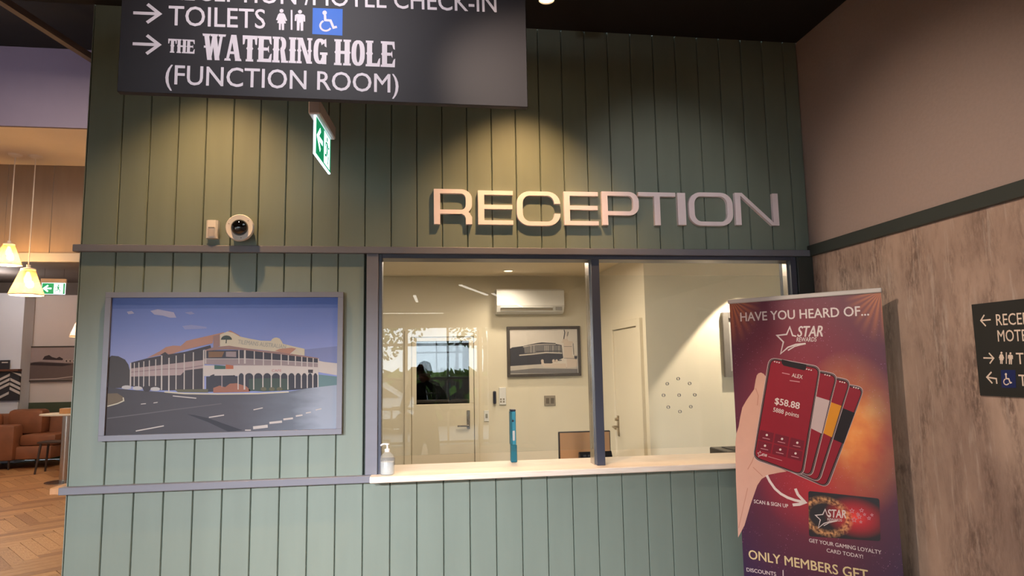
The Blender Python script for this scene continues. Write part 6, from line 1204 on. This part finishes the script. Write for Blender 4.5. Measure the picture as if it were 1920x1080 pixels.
# ---------------- street outside (only seen mirrored)
MB().box(-40, 30, -60, -11.3, -.2, -.12).obj('ground', 'asphalt', **ST)
hg = MB()
for k in range(900):
    x = random.uniform(-2, 8); y = random.uniform(-17.6, -17); z = random.uniform(.1, 1.5); s = random.uniform(.1, .2); a = random.uniform(0, pi); b2 = random.uniform(-.8, .8)
    u_ = Vector((math.cos(a), math.sin(a), b2)) * s; v_ = Vector((-math.sin(a) * .4, math.cos(a) * .4, .8)) * s
    c = Vector((x, y, z)); hg.add([c - u_ - v_, c + u_ - v_, c + u_ + v_, c - u_ + v_], [(0, 1, 2, 3)])
h_ = thing('hedge', (3, -17.3, -.1), 'clipped green hedge across the street outside', 'hedge')
hg.obj('foliage', 'hedge', h_, kind='stuff'); MB().box(-2, 8, -17.5, -17.1, -.12, 1.3).obj('branches', 'bark', h_)
def tree(x, y, h, r, label, n=1500):
    t = thing('street_tree', (x, y, -.12), label, 'tree')
    MB().tube([(x, y, -.12), (x + .1, y, h * .35), (x - .1, y + .1, h * .7)], [.16, .12, .06], 8).obj('trunk', 'bark', t)
    lf = MB()
    for k in range(n):
        d = Vector((random.gauss(0, 1), random.gauss(0, 1), random.gauss(0, 1))).normalized() * (random.random() ** .4) * r
        c = Vector((x, y, h * .72)) + Vector((d.x, d.y, d.z * .95)); s = random.uniform(.05, .13)
        u_ = Vector((random.gauss(0, 1), random.gauss(0, 1), random.gauss(0, 1))).normalized() * s; v_ = u_.orthogonal().normalized() * s
        lf.add([c - u_, c + v_ * .7, c + u_, c - v_ * .7], [(0, 1, 2, 3)])
    lf.obj('foliage', 'leaf', t, kind='stuff')
tree(.2, -20, 5.6, 2.3, 'leafy street tree left of the entrance', 2600); tree(4.6, -24, 6.0, 2.1, 'leafy street tree opposite the middle window', 1300); tree(8.6, -19, 5.4, 1.9, 'leafy street tree by the hedge end', 1700); tree(-6, -20, 5.6, 2.3, 'leafy street tree far left across the street', 1500)
cr = thing('parked_car', (0, -18.5, -.12), 'white car parked across the street', 'car')
MB().prism([(-1.6, .3), (-1.6, .75), (-1.0, .85), (-.6, 1.28), (.9, 1.28), (1.5, .85), (2.2, .75), (2.3, .3)], -16.6, -15.0, 'y').obj('body', 'car_white', cr)
MB().prism([(-.9, .88), (-.55, 1.2), (.85, 1.2), (1.35, .88)], -16.62, -14.98, 'y').obj('windows', 'car_glass', cr)
for x in (-.9, 1.5):
    for y in (-16.5, -15.1): MB().lathe([(.3, -.1), (.3, .1)], Matrix.Translation((x, y, .18)) @ Matrix.Rotation(pi / 2, 4, 'X'), 20).obj('wheel', 'monitor_black', cr)

# ---------------- the photographer, a dark figure mirrored in the glass
def skinned(name, joints, edges, m, parent, sub=2):
    me = bpy.data.meshes.new(name); me.from_pydata([j[0] for j in joints], edges, [])
    o = bpy.data.objects.new(name, me); COL.objects.link(o)
    md = o.modifiers.new('skin', 'SKIN'); md.use_smooth_shade = True
    for v, j in zip(me.skin_vertices[0].data, joints):
        v.radius = (j[1], j[2] if len(j) > 2 else j[1]); 
    me.skin_vertices[0].data[0].use_root = True
    s_ = o.modifiers.new('sub', 'SUBSURF'); s_.levels = sub; s_.render_levels = sub
    bpy.context.view_layer.update()
    r_ = bpy.data.meshes.new_from_object(o.evaluated_get(bpy.context.evaluated_depsgraph_get()))
    bpy.data.objects.remove(o); r_.materials.clear(); r_.materials.append(MATS[m])
    return put(name, r_, parent)
px_, py_ = 1.90, -4.42
pp = thing('person', (px_, py_, 0), 'person in dark clothes holding up a phone, mirrored in the reception glass', 'person')
J = [((px_, py_, .95), .15, .11), ((px_, py_, 1.12), .14, .10), ((px_, py_ + .01, 1.32), .17, .11), ((px_, py_, 1.43), .12, .09), ((px_, py_ + .02, 1.50), .055, .055),
     ((px_ - .19, py_, 1.41), .062), ((px_ - .27, py_ + .12, 1.16), .050), ((px_ - .17, py_ + .34, 1.52), .032),
     ((px_ + .19, py_, 1.41), .062), ((px_ + .27, py_ + .12, 1.16), .050), ((px_ + .0, py_ + .36, 1.54), .032),
     ((px_ - .10, py_, .86), .095), ((px_ - .12, py_ + .02, .48), .065), ((px_ - .13, py_ - .02, .09), .045), ((px_ - .14, py_ + .14, .04), .04),
     ((px_ + .10, py_, .86), .095), ((px_ + .12, py_ + .02, .48), .065), ((px_ + .13, py_ - .02, .09), .045), ((px_ + .14, py_ + .14, .04), .04)]
skinned('body', J, [(0, 1), (1, 2), (2, 3), (3, 4), (3, 5), (5, 6), (6, 7), (3, 8), (8, 9), (9, 10), (0, 11), (11, 12), (12, 13), (13, 14), (0, 15), (15, 16), (16, 17), (17, 18)], 'clothes', pp)
hd_ = MB(); Mh = Matrix.Translation((px_, py_ + .05, 1.64))
prof = [(.002, -.13), (.045, -.122), (.062, -.09), (.075, -.04), (.080, .01), (.078, .06), (.060, .10), (.03, .118), (.002, .122)]
hd_.lathe(prof, Mh, 20, False); hd_.prism([(py_ + .12, 1.66), (py_ + .155, 1.615), (py_ + .12, 1.61)], px_ - .012, px_ + .012, 'x')
hd_.obj('head', 'skin', pp, smooth=True)
for s_ in (-1, 1):
    MB().lathe([(.001, -.008), (.010, -.004), (.010, .004), (.001, .008)], Matrix.Translation((px_ + s_ * .030, py_ + .122, 1.655)), 10, False).obj('eye', 'monitor_black', pp, smooth=True)
    MB().lathe([(.002, -.028), (.014, -.012), (.016, .012), (.004, .028)], Matrix.Translation((px_ + s_ * .082, py_ + .04, 1.64)), 10, False).obj('ear', 'skin', pp, smooth=True)
MB().box(px_ - .022, px_ + .022, py_ + .118, py_ + .126, 1.580, 1.588, .002).obj('mouth', 'walnut', pp)
MB().lathe([(.088, -.03), (.092, .02), (.086, .07), (.062, .118), (.02, .136), (.002, .138)], Matrix.Translation((px_, py_ + .03, 1.64)), 20, False).obj('hair', 'hair', pp, smooth=True)
for s_, hx in ((-1, px_ - .17), (1, px_ + .0)):
    c = Vector((hx, py_ + .36, 1.56))
    hj = [((c.x, c.y - .02, c.z - .03), .026, .02), ((c.x, c.y + .01, c.z + .03), .034, .014)]; he = [(0, 1)]
    for k in range(4):
        b0 = len(hj); off = -.027 + k * .018; ln = (.030, .034, .032, .025)[k]
        hj += [((c.x + off, c.y + .02, c.z + .05), .0085), ((c.x + off, c.y + .035, c.z + .05 + ln), .008), ((c.x + off * .9, c.y + .050, c.z + .06 + ln), .007)]
        he += [(1, b0), (b0, b0 + 1), (b0 + 1, b0 + 2)]
    b0 = len(hj); hj += [((c.x - s_ * .030, c.y + .015, c.z + .0), .010), ((c.x - s_ * .048, c.y + .035, c.z + .025), .009)]; he += [(0, b0), (b0, b0 + 1)]
    skinned('hand', hj, he, 'skin', pp, 1)
ph = thing('mobile_phone', (1.80, -3.99, 1.66), 'dark phone held up by the mirrored person', 'phone')
MB().box(1.735, 1.895, -3.990, -3.981, 1.625, 1.705, .003).obj('body', 'monitor_black', ph); MB().box(1.742, 1.888, -3.9915, -3.990, 1.632, 1.698).obj('screen', 'navy', ph)

# ---------------- sub-parts: fittings that sit on a part of their thing
bpy.context.view_layer.update()
SUB = {'lever_handle': 'door_leaf', 'lock_plate': 'door_leaf', 'door_glass': 'door_leaf', 'rocker': 'plate', 'screw': 'housing', 'gel': 'bottle', 'spout': 'pump', 'button': 'body', 'indicator_slot': 'body', 'air_outlet': 'casing', 'louvre': 'casing', 'display': 'casing',
       'green_face': 'light_panel', 'arrow': 'light_panel', 'door_pictogram': 'light_panel', 'running_figure': 'light_panel', 'lamp_face': 'can', 'rim': 'glass_shade', 'status_panel': 'body', 'napkins': 'box', 'screen': 'bezel', 'wheelchair_symbol': 'blue_square',
       'screen_icon': 'phone_picture', 'card_star': 'card_picture', 'eye': 'head', 'ear': 'head', 'mouth': 'head', 'hair': 'head', 'white_patch': 'column', 'round_hole': 'column', 'skin_crease': 'hand_picture', 'printed_lettering': 'printed_view', 'mullion_strip': 'mullion'}
base = lambda o: o.name.split('.')[0]
kids = {}
for o in bpy.data.objects:
    if o.parent: kids.setdefault(o.parent.name, []).append(o)
for top, ch in kids.items():
    for c in ch:
        w_ = SUB.get(base(c))
        if not w_: continue
        sib = [s for s in ch if base(s) == w_]
        if not sib: continue
        p = sib[-1]; mw = c.matrix_world.copy(); c.parent = p; c.matrix_parent_inverse = p.matrix_world.inverted(); c.matrix_basis = mw
